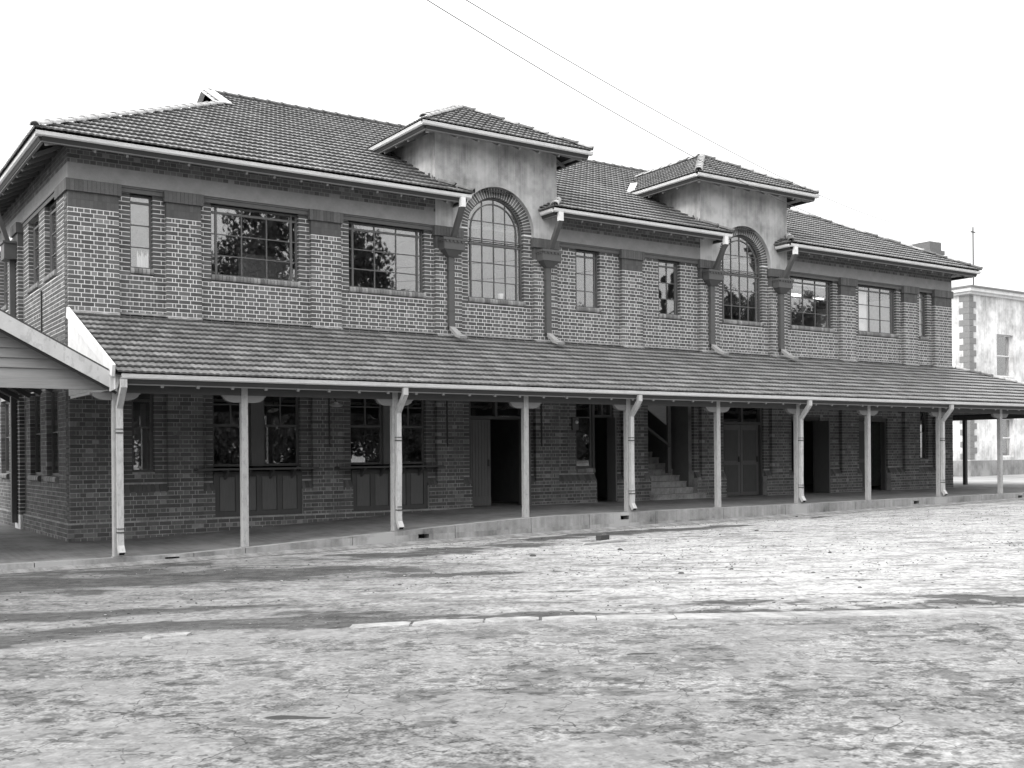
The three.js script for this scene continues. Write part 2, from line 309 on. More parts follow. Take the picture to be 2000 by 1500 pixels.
{
  // flush concrete edging, broken into lengths, buried at its left end
  const strip = group('concrete_edging'); structure(strip, 'pale flush concrete edging strip across the yard');
  const cm = mat(0.36, 0.95, { map: rep(stain, 0.7), bumpMap: rep(rough, 1.5), bumpScale: .004 });
  const cuts = [[.35, .92], [.95, 1.6], [1.62, 2.1], [2.13, 2.6], [2.61, 3.28], [3.285, 4.3], [4.305, 5.35], [5.355, 6.4], [6.405, 7.9], [7.905, 9.6], [-1.55, -1.15]];
  for (const [a, b] of cuts) {
    const n = Math.max(4, Math.round((b - a) / .09)), g = new Geo();
    const wob = (x, s) => .05 * (fbm(x * 6 + s, s, 3) - .5) * (x < 3.4 ? 3 : 1.1);
    const base = a < 0 ? .1 : .13 + .06 * sstep(1, 4, a);
    const pt = (i, s) => { const x0 = lerp(a, b, i / n), end = a > 3 ? 1 : Math.min(1, Math.min(i, n - i) / 1.4 + .6), w = s * base * end + wob(x0, s > 0 ? 7 : 3); const x = x0 + .568 * -w, z = edgeZ(x0) + .823 * w - .02; return [x, G(x) + .036, z]; };
    const dn = (p, s) => [p[0] - .568 * s * .02, p[1] - .045, p[2] + .823 * s * .02];
    for (let i = 0; i < n; i++) {
      const A = pt(i, -1), B = pt(i + 1, -1), C = pt(i + 1, 1), D = pt(i, 1);
      g.quad(D, C, B, A); g.quad(dn(D, 1), dn(C, 1), C, D); g.quad(A, B, dn(B, -1), dn(A, -1));
      if (!i) g.quad(dn(A, -1), dn(D, 1), D, A); if (i === n - 1) g.quad(dn(C, 1), dn(B, -1), B, C);
    }
    obj('edging_length', g, cm, strip);
  }
}

// ---------------------------------------------------------------- platform (verandah floor) with its concrete face
{
  const fl = group('verandah_floor'); structure(fl, 'concrete verandah platform along the front of the building');
  const g = new Geo(), ZE = 3.16, xs = []; for (let x = -9; x <= 33.01; x += .5) xs.push(x);
  const zs = [-12.6, -6, 0, 1.1, 2.2, ZE];
  for (let i = 0; i + 1 < xs.length; i++) for (let j = 0; j + 1 < zs.length; j++) { const q = (x, z) => [x, floorY(x, z), z]; g.quad(q(xs[i], zs[j + 1]), q(xs[i + 1], zs[j + 1]), q(xs[i + 1], zs[j]), q(xs[i], zs[j])); }
  obj('paving', g, M.floor, fl);
  // face of the platform: cast lengths with joints, pierced by vent openings
  const joints = [-9, -6, -3.2, -1.2, 1.35, 2.27, 4.35, 6.6, 8.45, 10.0, 11.9, 14.05, 16.2, 18.0, 18.9, 20.1, 22.3, 24.6, 27, 29.5, 33];
  const vents = [[.98, -.19], [5.88, -.04], [11.0, .12], [16.2, .1], [21.5, .12], [26.6, .12]];
  for (let i = 0; i + 1 < joints.length; i++) {
    const a = joints[i] + .006, b = joints[i + 1] - .006, gg = new Geo(), mid = (a + b) / 2;
    const holes = vents.filter(([vx]) => vx > a && vx < b), out = 3.235 + rr(-.006, .006);
    const face = (x0, x1, y0, y1) => { // y0/y1: functions of x or numbers
      const Y = (f, x) => typeof f === 'function' ? f(x) : f;
      gg.hull8([[x0, Y(y0, x0), ZE - .14], [x1, Y(y0, x1), ZE - .14], [x1, Y(y1, x1), ZE - .14], [x0, Y(y1, x0), ZE - .14], [x0, Y(y0, x0), out + .012], [x1, Y(y0, x1), out + .012], [x1, Y(y1, x1), out], [x0, Y(y1, x0), out]]);
    };
    const top = (x) => floorY(x, ZE) + .004, bot = (x) => G(x) - .1;
    let x = a;
    for (const [vx, vy] of holes) { face(x, vx - .12, bot, top); face(vx - .12, vx + .12, bot, vy - .045); face(vx - .12, vx + .12, vy + .045, top); x = vx + .12; }
    const n = Math.ceil((b - x) / .6); for (let k = 0; k < n; k++) face(lerp(x, b, k / n), lerp(x, b, (k + 1) / n), bot, top);
    obj('kerb_length', gg, M.concrete, fl);
    for (const [vx, vy] of holes) { const v = new Geo(); v.box(vx - .125, vx + .125, vy - .05, vy + .05, 3.025, 3.035); for (let k = -2; k <= 2; k++) v.box(vx + k * .045 - .006, vx + k * .045 + .006, vy - .046, vy + .046, 3.036, 3.06); obj('air_vent', v, M.iron, fl); }
  }
  // thin splayed concrete fillet at the foot of the face
  const f2 = new Geo(); for (let x = -9; x < 33; x += .5) { const x1 = x + .5, q = (x, o, h) => [x, G(x) + h, 3.24 + o + .05 * (fbm(x * 1.3, 4, 2) - .5) * (o > .1)]; f2.quad(q(x, .3, .012), q(x1, .3, .012), q(x1, 0, .055), q(x, 0, .055)); }
  obj('kerb_fillet', f2, mat(.26, .95, { map: rep(stain, .8) }), fl);
}

// ---------------------------------------------------------------- the station building
const B = group('brick_building'); tag(B, 'long two-storey brick building with tiled hip roofs, arched tower windows and a verandah', 'building');

// --- brickwork: every brick is a solid laid in English bond, standing proud of a recessed mortar bed
const TONES = [.085, .1, .118, .142, .175, .25];
const JT = .0138, laid = [];                                                       // { f, s, y, w, h, d, tone }
const frames = { F: (o) => (s, y, d) => [s, y, o + d], L: (o) => (s, y, d) => [o - d, y, -s], R: (o) => (s, y, d) => [o + d, y, -s] };
const tone = (head) => { const r = rnd(); return head ? (r < .12 ? 1 : r < .42 ? 2 : r < .75 ? 3 : r < .93 ? 4 : 5) : (r < .25 ? 0 : r < .62 ? 1 : r < .88 ? 2 : r < .97 ? 3 : 4); };
function course(kind, off, s0, s1, y, head, opt = {}) {
  const n = Math.max(1, Math.round((s1 - s0 + JT) / .119)), u = (s1 - s0 + JT) / n; let list = [];
  if (head) {
    if (opt.closers === 'both' && n >= 4) list = [1, .5, ...Array(n - 3).fill(1), .5, 1];
    else if (opt.closers === 'l' && n === 2) list = [.65, 1.35]; else if (opt.closers === 'r' && n === 2) list = [1.35, .65];
    else list = [.5, ...Array(n - 1).fill(1), .5];
  } else { let left = n; if (n % 2) { list.push(1); left--; } while (left > 0) { list.push(2); left -= 2; } }
  let s = s0;
  for (const k of list) { const w = k * u - JT - rr(0, .0015), isH = k <= 1; laid.push({ kind, off, s: s + (k * u - JT) / 2, y: y + (CH - JT) / 2, w, h: CH - JT, d: opt.depth || .108, tone: Math.max(0, tone(isH) - (k < .8 ? 1 : 0)), jut: rr(-.0015, .0015) }); s += k * u; }
}
const Y0 = 6.38;                                                       // the courses are set out downwards from here
function zone(kind, off, s0, s1, y0, y1, opt = {}) {
  const k1 = Math.round((Y0 - y0) / CH), k0 = Math.round((Y0 - y1) / CH);
  for (let k = k1; k > k0; k--) { const y = Y0 - k * CH; if (y > 3.35 && y + CH < 4.2 && kind === 'F') continue; course(kind, off, s0, s1, y, ((k % 2) + 2) % 2 === 1, opt); }
}
function solid(g, kind, off, s0, s1, y0, y1, d0, d1) {                 // mortar bed behind the bricks
  if (s1 - s0 < 1e-4 || y1 - y0 < 1e-4) return;
  if (kind === 'F') g.box(s0, s1, y0, y1, off + d0, off + d1);
  else if (kind === 'L') g.box(off - d1, off - d0, y0, y1, -s1, -s0); else g.box(off + d0, off + d1, y0, y1, -s1, -s0);
}
function pierced(g, kind, off, s0, s1, y0, y1, holes, d0, d1) {        // a wall panel with rectangular openings
  const xs = [...new Set([s0, s1, ...holes.flatMap((h) => [h[0], h[1]])])].sort((a, b) => a - b);
  for (let i = 0; i + 1 < xs.length; i++) {
    const m = (xs[i] + xs[i + 1]) / 2, hs = holes.filter((h) => h[0] < m && h[1] > m).sort((a, b) => a[2] - b[2]); let y = y0;
    for (const h of hs) { solid(g, kind, off, xs[i], xs[i + 1], y, h[2], d0, d1); y = h[3]; }
    solid(g, kind, off, xs[i], xs[i + 1], y, y1, d0, d1);
  }
}
const SILL = 5.335, HEAD = 6.80;
const upper = [], lower = [[1.18, 1.616, 1.27, 3.05], [2.796, 4.71, .317, 3.05], [5.89, 7.801, .317, 3.05], [8.981, 10.596, -.2, 3.05], [12.17, 13.396, 1.18, 3.05], [14.576, 16.25, -.2, 3.05], [17.376, 18.99, -.2, 3.05], [20.17, 21.45, -.2, 2.62], [23.262, 24.66, -.2, 2.62], [26.356, 26.792, 1.27, 3.05]];
for (let i = 0; i < 10; i++) { const [a, b] = panel(i), m = (i === 4 || i === 5) ? .66 : .238; upper.push([a + m, b - m]); }
const front = new Geo(), lowerBed = new Geo(), eaveBed = new Geo(), splay = new Geo();
P.forEach(([a, b], i) => {
  const soldier = new Geo(), dark = new Geo();
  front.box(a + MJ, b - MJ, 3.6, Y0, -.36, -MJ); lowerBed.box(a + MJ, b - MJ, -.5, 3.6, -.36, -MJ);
  dark.box(a + MJ, b - MJ, Y0, 6.92, -.36, -MJ);
  zone('F', 0, a, b, .317, Y0, { closers: 'both', depth: .112 });
  // two soldier courses under the stucco: flush, then a projecting cap
  const n = Math.round((b - a) / .079), w = (b - a) / n;
  for (let k = 0; k < n; k++) { soldier.box(a + k * w + .004, a + (k + 1) * w - .004, Y0 + .006, 6.535, -.1, rr(-.003, .001), TONES[1] * rr(.85, 1.15), 'b'); soldier.box(a + k * w + .004, a + (k + 1) * w - .004, 6.545, 6.687, -.1, rr(-.003, .001), TONES[1] * rr(.85, 1.15), 'b'); }
  const A = a - .045, Bx = b + .045, n2 = Math.round((Bx - A) / .0815), w2 = (Bx - A) / n2;
  dark.box(A + .004, Bx - .004, 6.692, 6.915, -.1, .039);
  for (let k = 0; k < n2; k++) soldier.box(A + k * w2 + .003, A + (k + 1) * w2 - .003, 6.69, 6.922 - rr(0, .006), -.06, .045 + rr(-.003, .002), TONES[2] * rr(.8, 1.2), 'b');
  obj('soldier_course_bed', dark, M.darkMortar, B); obj('soldier_course', soldier, M.brickVC, B);
});
for (let i = 0; i < 10; i++) {
  const [a, b] = panel(i), [ua, ub] = upper[i], lo = lower[i], arch = i === 3 || i === 6, e = .004;
  const holes = [[ua - e, ub + e, SILL - .14, arch ? 7.0 : HEAD], [lo[0] - e, lo[1] + e, lo[2], lo[3]]];
  if (i === 4) holes.push([12.74 - e, lo[1] + e, -.2, lo[2]]);
  // two openings in one column of wall may overlap in x only, so split by height
  pierced(front, 'F', RD, a - MJ, b + MJ, 4.0, arch ? 7.0 : 6.92, [holes[0]], -.245, -MJ);
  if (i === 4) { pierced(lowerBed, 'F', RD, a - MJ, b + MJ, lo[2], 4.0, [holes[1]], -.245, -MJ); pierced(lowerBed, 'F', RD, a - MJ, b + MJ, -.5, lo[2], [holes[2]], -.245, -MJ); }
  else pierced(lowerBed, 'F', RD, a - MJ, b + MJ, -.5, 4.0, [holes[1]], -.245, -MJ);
  const top = arch ? 6.99 : HEAD;
  // upper jambs, apron below the sill
  const jam = (x0, x1, y0, y1, side) => zone('F', RD, x0, x1, y0, y1, { closers: side, depth: .108 });
  jam(a, ua, SILL - .12, top, 'l'); jam(ub, b, SILL - .12, top, 'r'); zone('F', RD, a, b, 4.15, SILL - .12, {});
  // lower storey
  const base = i === 0 || i === 9 ? [[a, b]] : i === 4 ? [[a, 12.74], [lo[1], b]] : [[a, lo[0]], [lo[1], b]];
  const dado = .86;
  for (const [x0, x1] of base) {
    if (x1 - x0 < .05) continue;
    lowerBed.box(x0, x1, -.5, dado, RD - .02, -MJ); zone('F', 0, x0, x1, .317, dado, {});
    const nb = Math.max(2, Math.round((x1 - x0) / .085)), w = (x1 - x0) / nb;
    for (let k = 0; k < nb; k++) { const p = x0 + k * w + .003, q = x0 + (k + 1) * w - .003, c = TONES[Math.floor(rr(0, 3.5))]; splay.hull8([[p, dado, RD - .02], [q, dado, RD - .02], [q, 1.03, RD - .02], [p, 1.03, RD - .02], [p, dado, .002], [q, dado, .002], [q, 1.03, RD + .004], [p, 1.03, RD + .004]], c); }
  }
  jam(a, lo[0], 1.03, 3.3, 'l'); jam(lo[1], b, 1.03, 3.3, 'r');
  if (i === 0 || i === 9) zone('F', RD, lo[0], lo[1], 1.03, 1.27, {});
  if (i === 4) zone('F', RD, lo[0], 12.74, 1.03, 1.16, {});
  zone('F', RD, lo[0], lo[1], lo[3], 3.3, {});
}
// projecting plinth
for (const [x0, x1] of [[0, 8.981], [10.596, 12.74], [13.396, 14.576], [16.25, 17.376], [18.99, 20.17], [21.45, 23.262], [24.66, LEN]]) {
  lowerBed.box(x0, x1, -.5, .317, -.1, .05 - MJ); zone('F', .05, x0, x1, -.3, .317, { depth: .1 });
}
// left return wall: piers and openings seen end on
const sideUp = [[1.06, 2.26], [2.9, 4.1], [6.9, 8.1]], sideLow = sideUp.map(([a, b]) => [a, b, 1.2, 3.0]);
{
  const e = .004;
  pierced(front, 'L', 0, .13, 12, 4.0, 6.92, sideUp.map(([a, b]) => [a - e, b + e, SILL - .14, HEAD]), -.3, -MJ);
  pierced(lowerBed, 'L', 0, .13, 12, -.5, 4.0, sideLow.map(([a, b, y0, y1]) => [a - e, b + e, y0 - .14, y1]), -.3, -MJ);
  front.box(MJ, .3, 3.6, 6.92, -.36, -.1); lowerBed.box(MJ, .3, -.5, 3.6, -.36, -.1);
  let s = .115;
  for (const [a, b] of sideUp) { zone('L', 0, s, a, .317, 6.80, {}); zone('L', 0, a, b, SILL - 2.2, SILL - .13, {}); zone('L', 0, a, b, .317, 1.06, {}); s = b; }
  zone('L', 0, s, 12, .317, 6.92, {});
  for (const [a, b] of [[4.75, 5.45], [9.4, 10.1]]) { front.box(-.115 + MJ, 0, -.5, 6.92, -b + MJ, -a - MJ); zone('L', -.115, a, b, .317, 6.38, { closers: 'both', depth: .11 }); obj('soldier_course_bed', new Geo().box(-.115 - .04, 0, 6.69, 6.92, -b - .03, -a + .03).box(-.115, 0, 6.38, 6.69, -b, -a), M.darkMortar, B); }
  lowerBed.box(-.05 + MJ, .1, -.5, .317, -12, .05 - MJ - .001); zone('L', -.05, -.05, 12, -.3, .317, {});
  // soldier courses turn the corner
  const soldier = new Geo(); for (let k = 0; k < 12; k++) { const z = -.06 - k * .08; soldier.box(-.045, .02, 6.69, 6.918, z - .077, z - .001, TONES[2] * rr(.8, 1.2)); }
  obj('soldier_course', soldier, M.brickVC, B);
}
zone('R', LEN, .115, 12, .317, 6.69, {});
front.box(LEN - .36, LEN - MJ, -.5, 6.92, -12, -.1);
// bricks between stucco band and eaves
const corbel = [[0, P[3][0]], [P[4][1], P[6][0]], [P[7][1], LEN]];
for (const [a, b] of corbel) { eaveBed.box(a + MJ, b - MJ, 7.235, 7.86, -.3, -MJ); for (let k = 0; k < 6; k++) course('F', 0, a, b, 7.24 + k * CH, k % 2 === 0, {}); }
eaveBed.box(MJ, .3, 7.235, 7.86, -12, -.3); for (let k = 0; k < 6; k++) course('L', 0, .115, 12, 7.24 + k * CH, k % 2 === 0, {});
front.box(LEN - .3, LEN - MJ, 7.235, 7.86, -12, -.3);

const wallMesh = obj('brick_wall', front, M.mortar, B); obj('shade_toned_brick_wall', lowerBed, M.shadeTonedMortar, B); obj('eaves_brick_wall', eaveBed, M.eaveShadeMortar, B);  // lower and eaves mortar beds carry painted-in shade
const spl = obj('splayed_brick', splay, M.brickVC, B); spl.userData.kind = 'stuff';
{
  const at = (b) => frames[b.kind](b.off)(b.s, b.y, 0);
  const score = (b) => { const p = at(b); const dx = p[0] - eye.x, dy = p[1] - eye.y, dz = p[2] - eye.z; return (b.kind !== 'F' || b.y < 4.45 || b.y > 6.9) ? 1e9 : Math.hypot(dx, dy, dz) + (b.w < .08 ? 2 : 0); };
  const order = laid.map((b, i) => [score(b), i]).sort((a, b) => a[0] - b[0]), single = new Set(order.slice(0, 300).map((o) => o[1]));
  const mats = TONES.map((t) => { const m = M.brickVC.clone(); m.vertexColors = false; m.color = grey(t); return m; });
  const cache = {}, rest = new Geo();
  laid.forEach((b, i) => {
    const map = frames[b.kind](b.off), j = b.jut;
    if (single.has(i)) {
      const key = b.w.toFixed(2); if (!cache[key]) cache[key] = new Geo().box(-b.w / 2, b.w / 2, -b.h / 2, b.h / 2, -.108, 0).build();
      const m = obj('brick', cache[key], mats[b.tone], wallMesh); m.position.set(...map(b.s, b.y, j)); return;
    }
    const t = TONES[b.tone] * rr(.93, 1.07), c = (s, y, d) => map(b.s + s * b.w / 2, b.y + y * b.h / 2, d), D = -b.d, q = [c(-1, -1, D), c(1, -1, D), c(1, 1, D), c(-1, 1, D), c(-1, -1, j), c(1, -1, j), c(1, 1, j), c(-1, 1, j)];
    const [A0, B0, C0, D0, E0, F0, G0, K0] = b.kind === 'L' ? [q[1], q[0], q[3], q[2], q[5], q[4], q[7], q[6]] : q, flip = b.kind === 'L' || b.kind === 'R';
    if (b.kind === 'F') rest.quad(E0, F0, G0, K0, t).quad(A0, E0, K0, D0, t).quad(F0, B0, C0, G0, t).quad(K0, G0, C0, D0, t).quad(A0, B0, F0, E0, t);
    else if (b.kind === 'L') rest.quad(q[5], q[4], q[7], q[6], t).quad(q[4], q[0], q[3], q[7], t).quad(q[1], q[5], q[6], q[2], t).quad(q[6], q[7], q[3], q[2], t).quad(q[4], q[5], q[1], q[0], t);
    else rest.quad(q[4], q[5], q[6], q[7], t).quad(q[7], q[6], q[2], q[3], t).quad(q[0], q[1], q[5], q[4], t);
  });
  const r = obj('bricks', rest, M.brickVC, wallMesh); r.userData.kind = 'stuff';
}
// --- stucco band, lintels
{
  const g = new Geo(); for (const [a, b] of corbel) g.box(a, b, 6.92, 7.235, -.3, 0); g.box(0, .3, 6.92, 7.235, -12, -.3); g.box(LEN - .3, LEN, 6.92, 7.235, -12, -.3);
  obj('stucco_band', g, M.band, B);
  for (let i = 0; i < 10; i++) if (i !== 3 && i !== 6) { const [a, b] = panel(i); obj('lintel', new Geo().box(a + .047, b - .047, HEAD, 6.885, -.34, -.05).box(a + .047, b - .047, 6.885, 6.918, -.34, -.025), M.lintel, B); }
  obj('lintel', new Geo().box(-.014, .28, HEAD, 6.885, -4.74, -1.03).box(-.035, .28, 6.885, 6.918, -4.74, -1.03), M.lintel, B);
}
// rear wall and rooms
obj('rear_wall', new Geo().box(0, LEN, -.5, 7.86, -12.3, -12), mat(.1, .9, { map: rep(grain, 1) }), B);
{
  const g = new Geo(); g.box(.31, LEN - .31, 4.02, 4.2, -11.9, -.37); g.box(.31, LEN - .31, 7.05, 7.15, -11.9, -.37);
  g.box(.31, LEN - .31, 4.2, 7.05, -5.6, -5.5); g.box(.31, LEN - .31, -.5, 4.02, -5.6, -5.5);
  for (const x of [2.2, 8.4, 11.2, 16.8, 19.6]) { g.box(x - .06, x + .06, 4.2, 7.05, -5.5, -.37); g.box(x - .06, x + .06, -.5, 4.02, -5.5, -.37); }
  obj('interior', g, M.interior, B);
}

// --- windows
const paneCache = {};
function paneGeo(w, h) { const k = w.toFixed(3) + h.toFixed(3); if (!paneCache[k]) paneCache[k] = new Geo().quad([-w / 2, -h / 2, 0], [w / 2, -h / 2, 0], [w / 2, h / 2, 0], [-w / 2, h / 2, 0]).quad([w / 2, -h / 2, -.004], [-w / 2, -h / 2, -.004], [-w / 2, h / 2, -.004], [w / 2, h / 2, -.004]).build(); return paneCache[k]; }
function sillGeo(x0, x1, y, zf) {
  const g = new Geo(), n = Math.round((x1 - x0) / .074), w = (x1 - x0) / n;
  const prof = [[-.25, y - .125], [zf - .035, y - .125], [zf - .008, y - .11], [zf, y - .08], [zf - .002, y - .035], [zf - .022, y - .008], [zf - .06, y], [-.25, y + .012]];
  for (let k = 0; k < n; k++) { const c = TONES[Math.floor(rr(2.6, 5.95))] * rr(.95, 1.35); g.prism(prof, -(x0 + (k + 1) * w - .004), -(x0 + k * w + .004), (p, q, d) => [-d, q, p], c); }
  return g;
}
function windowUnit(o) {                                               // local x 0..w, y 0..h, z outwards; cols and rows are bar positions
  const w = o.w, h = o.h, m = o.frame || M.frame, win = group('window', B, ...o.at); win.rotation.y = o.turn || 0;
  if (o.label) win.userData.label = o.label;
  const f = new Geo(), t = o.t || .035;
  f.box(0, t, 0, h, -.05, .012).box(w - t, w, 0, h, -.05, .012).box(t, w - t, 0, t, -.05, .014).box(t, w - t, h - t, h, -.05, .012);
  obj('frame', f, m, win);
  const bars = new Geo(); for (const [x, b, y0, y1] of o.cols.map((c) => Array.isArray(c) ? c : [c, .02])) bars.box(x - b / 2, x + b / 2, y0 ?? t, y1 ?? h - t, -.03, b > .03 ? .01 : .004);
  for (const [y, b] of o.rows.map((c) => Array.isArray(c) ? c : [c, .02])) bars.box(t, w - t, y - b / 2, y + b / 2, -.032, b > .03 ? .008 : .002);
  obj('glazing_bar', bars, m, win);
  const cx = [t, ...o.cols.map((c) => Array.isArray(c) ? c[0] : c), w - t], ry = [t, ...o.rows.map((c) => Array.isArray(c) ? c[0] : c), h - t];
  for (let i = 0; i + 1 < cx.length; i++) for (let j = 0; j + 1 < ry.length; j++) {
    const p = obj('pane', paneGeo(cx[i + 1] - cx[i], ry[j + 1] - ry[j]), M.glass, win); p.position.set((cx[i] + cx[i + 1]) / 2, (ry[j] + ry[j + 1]) / 2, -.014);
    p.rotation.set(rr(-.006, .006), rr(-.006, .006), 0);
  }
  return win;
}
const ZW = -.225, ROWS = [.43, .87, [1.315, .045]];
for (let i = 0; i < 10; i++) {
  if (i === 3 || i === 6) continue;
  const [a, b] = upper[i], w = b - a, big = w > 1.2, mid = !big && w > .6, n = .135;
  const cols = big ? [[n, .045], n + (w - 2 * n) / 3, n + 2 * (w - 2 * n) / 3, [w - n, .045]] : mid ? [[.085, .035], w / 2, [w - .085, .035]] : [];
  const names = { 0: 'tall narrow window near the left corner', 9: 'tall narrow window near the right corner' };
  windowUnit({ at: [a, SILL, ZW], w, h: HEAD - SILL, cols, rows: ROWS, label: names[i] });
  obj('sill', sillGeo(a - .01, b + .01, SILL, RD + .062), M.sill, B);
}
for (const [a, b] of sideUp) {
  windowUnit({ at: [.11, SILL, -b], turn: -Math.PI / 2, w: b - a, h: HEAD - SILL, cols: [[.12, .04], (b - a) / 2, [b - a - .12, .04]], rows: ROWS });
  const s = obj('sill', sillGeo(0, b - a, SILL, .05), M.sill, B); s.position.set(0, 0, -b); s.rotation.y = -Math.PI / 2;
  windowUnit({ at: [.11, 1.2, -b], turn: -Math.PI / 2, w: b - a, h: 1.8, cols: [(b - a) / 2], rows: [.9], frame: M.frameLow, t: .06 });
  const s2 = obj('sill', sillGeo(0, b - a, 1.2, .07), M.sill, B); s2.position.set(0, 0, -b); s2.rotation.y = -Math.PI / 2;
}
// --- towers: stucco fronts over the arched windows
const RI = .8075, RO = 1.045, SPR = 7.0, EAVE2 = 9.06;
for (const i of [3, 6]) {
  const [x0, x1] = [P[i][0], P[i + 1][1]], xc = (x0 + x1) / 2, g = new Geo();
  const tw = group('tower', B); tw.userData.label = i === 3 ? 'stucco tower with arched window, the nearer one' : 'stucco tower with arched window, the farther one';
  g.box(x0, xc - RO, 6.92, EAVE2 + .1, -.36, 0, 1, 'd').box(xc + RO, x1, 6.92, EAVE2 + .1, -.36, 0, 1, 'd');
  const n = 44; for (let k = 0; k < n; k++) { const a0 = Math.PI * k / n, a1 = Math.PI * (k + 1) / n, xa = xc - RO * Math.cos(a0), xb = xc - RO * Math.cos(a1), ya = SPR + RO * Math.sin(a0), yb = SPR + RO * Math.sin(a1), T = EAVE2 + .1; g.hull8([[xa, ya, -.36], [xb, yb, -.36], [xb, T, -.36], [xa, T, -.36], [xa, ya, 0], [xb, yb, 0], [xb, T, 0], [xa, T, 0]]); }
  g.box(x0, x0 + .3, 6.92, EAVE2 + .1, -5.4, -.36, 1, 'f').box(x1 - .3, x1, 6.92, EAVE2 + .1, -5.4, -.36, 1, 'f');
  obj('stucco_wall', g, M.stucco, tw);
  // brick arch
  const bed = new Geo(); for (let k = 0; k < n; k++) { const a0 = Math.PI * k / n, a1 = Math.PI * (k + 1) / n, q = (r, a, z) => [xc - r * Math.cos(a), SPR + r * Math.sin(a), z]; bed.hull8([q(RI + .004, a0, -.36), q(RI + .004, a1, -.36), q(RO + .05, a1, -.36), q(RO + .05, a0, -.36), q(RI + .004, a0, RD - MJ), q(RI + .004, a1, RD - MJ), q(RO + .05, a1, RD - MJ), q(RO + .05, a0, RD - MJ)]); }
  obj('arch_bed', bed, M.mortar, tw);
  const nv = 39, mats = TONES.map((t) => { const m = M.brickVC.clone(); m.vertexColors = false; m.color = grey(t); return m; });
  const da = Math.PI / nv, q = (r, a, z) => [-r * Math.cos(a), r * Math.sin(a), z], h = da / 2 - .0055, hi = da / 2 - .007;
  const vg = new Geo(); vg.hull8([q(RI, -hi, -.12), q(RI, hi, -.12), q(RO - .004, h, -.12), q(RO - .004, -h, -.12), q(RI, -hi, 0), q(RI, hi, 0), q(RO - .004, h, 0), q(RO - .004, -h, 0)]); const vgb = vg.build();
  for (let k = 0; k < nv; k++) { const m = obj('arch_brick', vgb, mats[tone(rnd() < .5)], tw); m.position.set(xc, SPR, RD + rr(-.002, .002)); m.rotation.z = -(k + .5) * da; }
  // arched window
  const win = group('arched_window', B, xc, 0, ZW), f = new Geo(), b0 = SILL, ringT = .04;
  for (const s of [-1, 1]) f.box(s < 0 ? -RI : RI - ringT, s < 0 ? -RI + ringT : RI, b0, SPR, -.05, .012); f.box(-RI + ringT, RI - ringT, b0, b0 + .035, -.05, .014);
  const arc = (G0, r0, r1, z0, z1) => { for (let k = 0; k < 28; k++) { const a = Math.PI * k / 28, c = Math.PI * (k + 1) / 28, q2 = (r, t, z) => [-r * Math.cos(t), SPR + r * Math.sin(t), z]; G0.hull8([q2(r0, a, z0), q2(r0, c, z0), q2(r1, c, z0), q2(r1, a, z0), q2(r0, a, z1), q2(r0, c, z1), q2(r1, c, z1), q2(r1, a, z1)]); } };
  arc(f, RI - ringT, RI, -.05, .012); obj('frame', f, M.frame, win);
  const bars = new Geo(), cols = [-.66, -.335, 0, .335, .66], rows = [5.765, 6.215, 6.653, 6.79, 7.216];
  cols.forEach((x, k) => { const e = k === 0 || k === 4, top = e ? SPR : SPR + Math.sqrt(Math.max(0, (RI - .03) ** 2 - x * x)); bars.box(x - (e ? .02 : .01), x + (e ? .02 : .01), b0 + .035, top, -.03, e ? .008 : .003); });
  rows.forEach((y) => { const hw = y < SPR ? RI - .04 : Math.sqrt((RI - .03) ** 2 - (y - SPR) ** 2), t = y === 6.653 ? .022 : .01; bars.box(-hw, hw, y - t, y + t, -.032, t > .02 ? .02 : .002); });
  arc(bars, .645, .675, -.03, .008);
  obj('glazing_bar', bars, M.frame, win);
  const xs = [-RI + ringT, ...cols, RI - ringT], ys = [b0 + .035, ...rows, 8];
  for (let a = 0; a + 1 < xs.length; a++) for (let b = 0; b + 1 < ys.length; b++) {
    const pg = new Geo(), yt = (x) => Math.min(ys[b + 1], SPR + Math.sqrt(Math.max(0, (RI - .03) ** 2 - x * x))); let any = false;
    for (let k = 0; k < 5; k++) { const p = lerp(xs[a], xs[a + 1], k / 5), r = lerp(xs[a], xs[a + 1], (k + 1) / 5), y0 = ys[b], t0 = Math.max(y0, yt(p)), t1 = Math.max(y0, yt(r)); if (t0 - y0 + t1 - y0 > .004) { any = true; pg.quad([p, y0, -.014], [r, y0, -.014], [r, t1, -.014], [p, t0, -.014]).quad([r, y0, -.018], [p, y0, -.018], [p, t0, -.018], [r, t1, -.018]); } }
    if (any) { const p = obj('pane', pg, M.glass, win); p.rotation.y = rr(-.004, .004); p.rotation.x = rr(-.0006, .0006); }
  }
  const s = obj('sill', sillGeo(upper[i][0] - .01, upper[i][1] + .01, SILL, RD + .062), M.sill, B);
  const bar = new Geo(); bar.tube([[xc - .81, 6.72, -.15], [xc + .81, 6.72, -.15]], .012, 6); obj('window_bar', bar, M.iron, win).position.set(-xc, 0, -ZW);
}
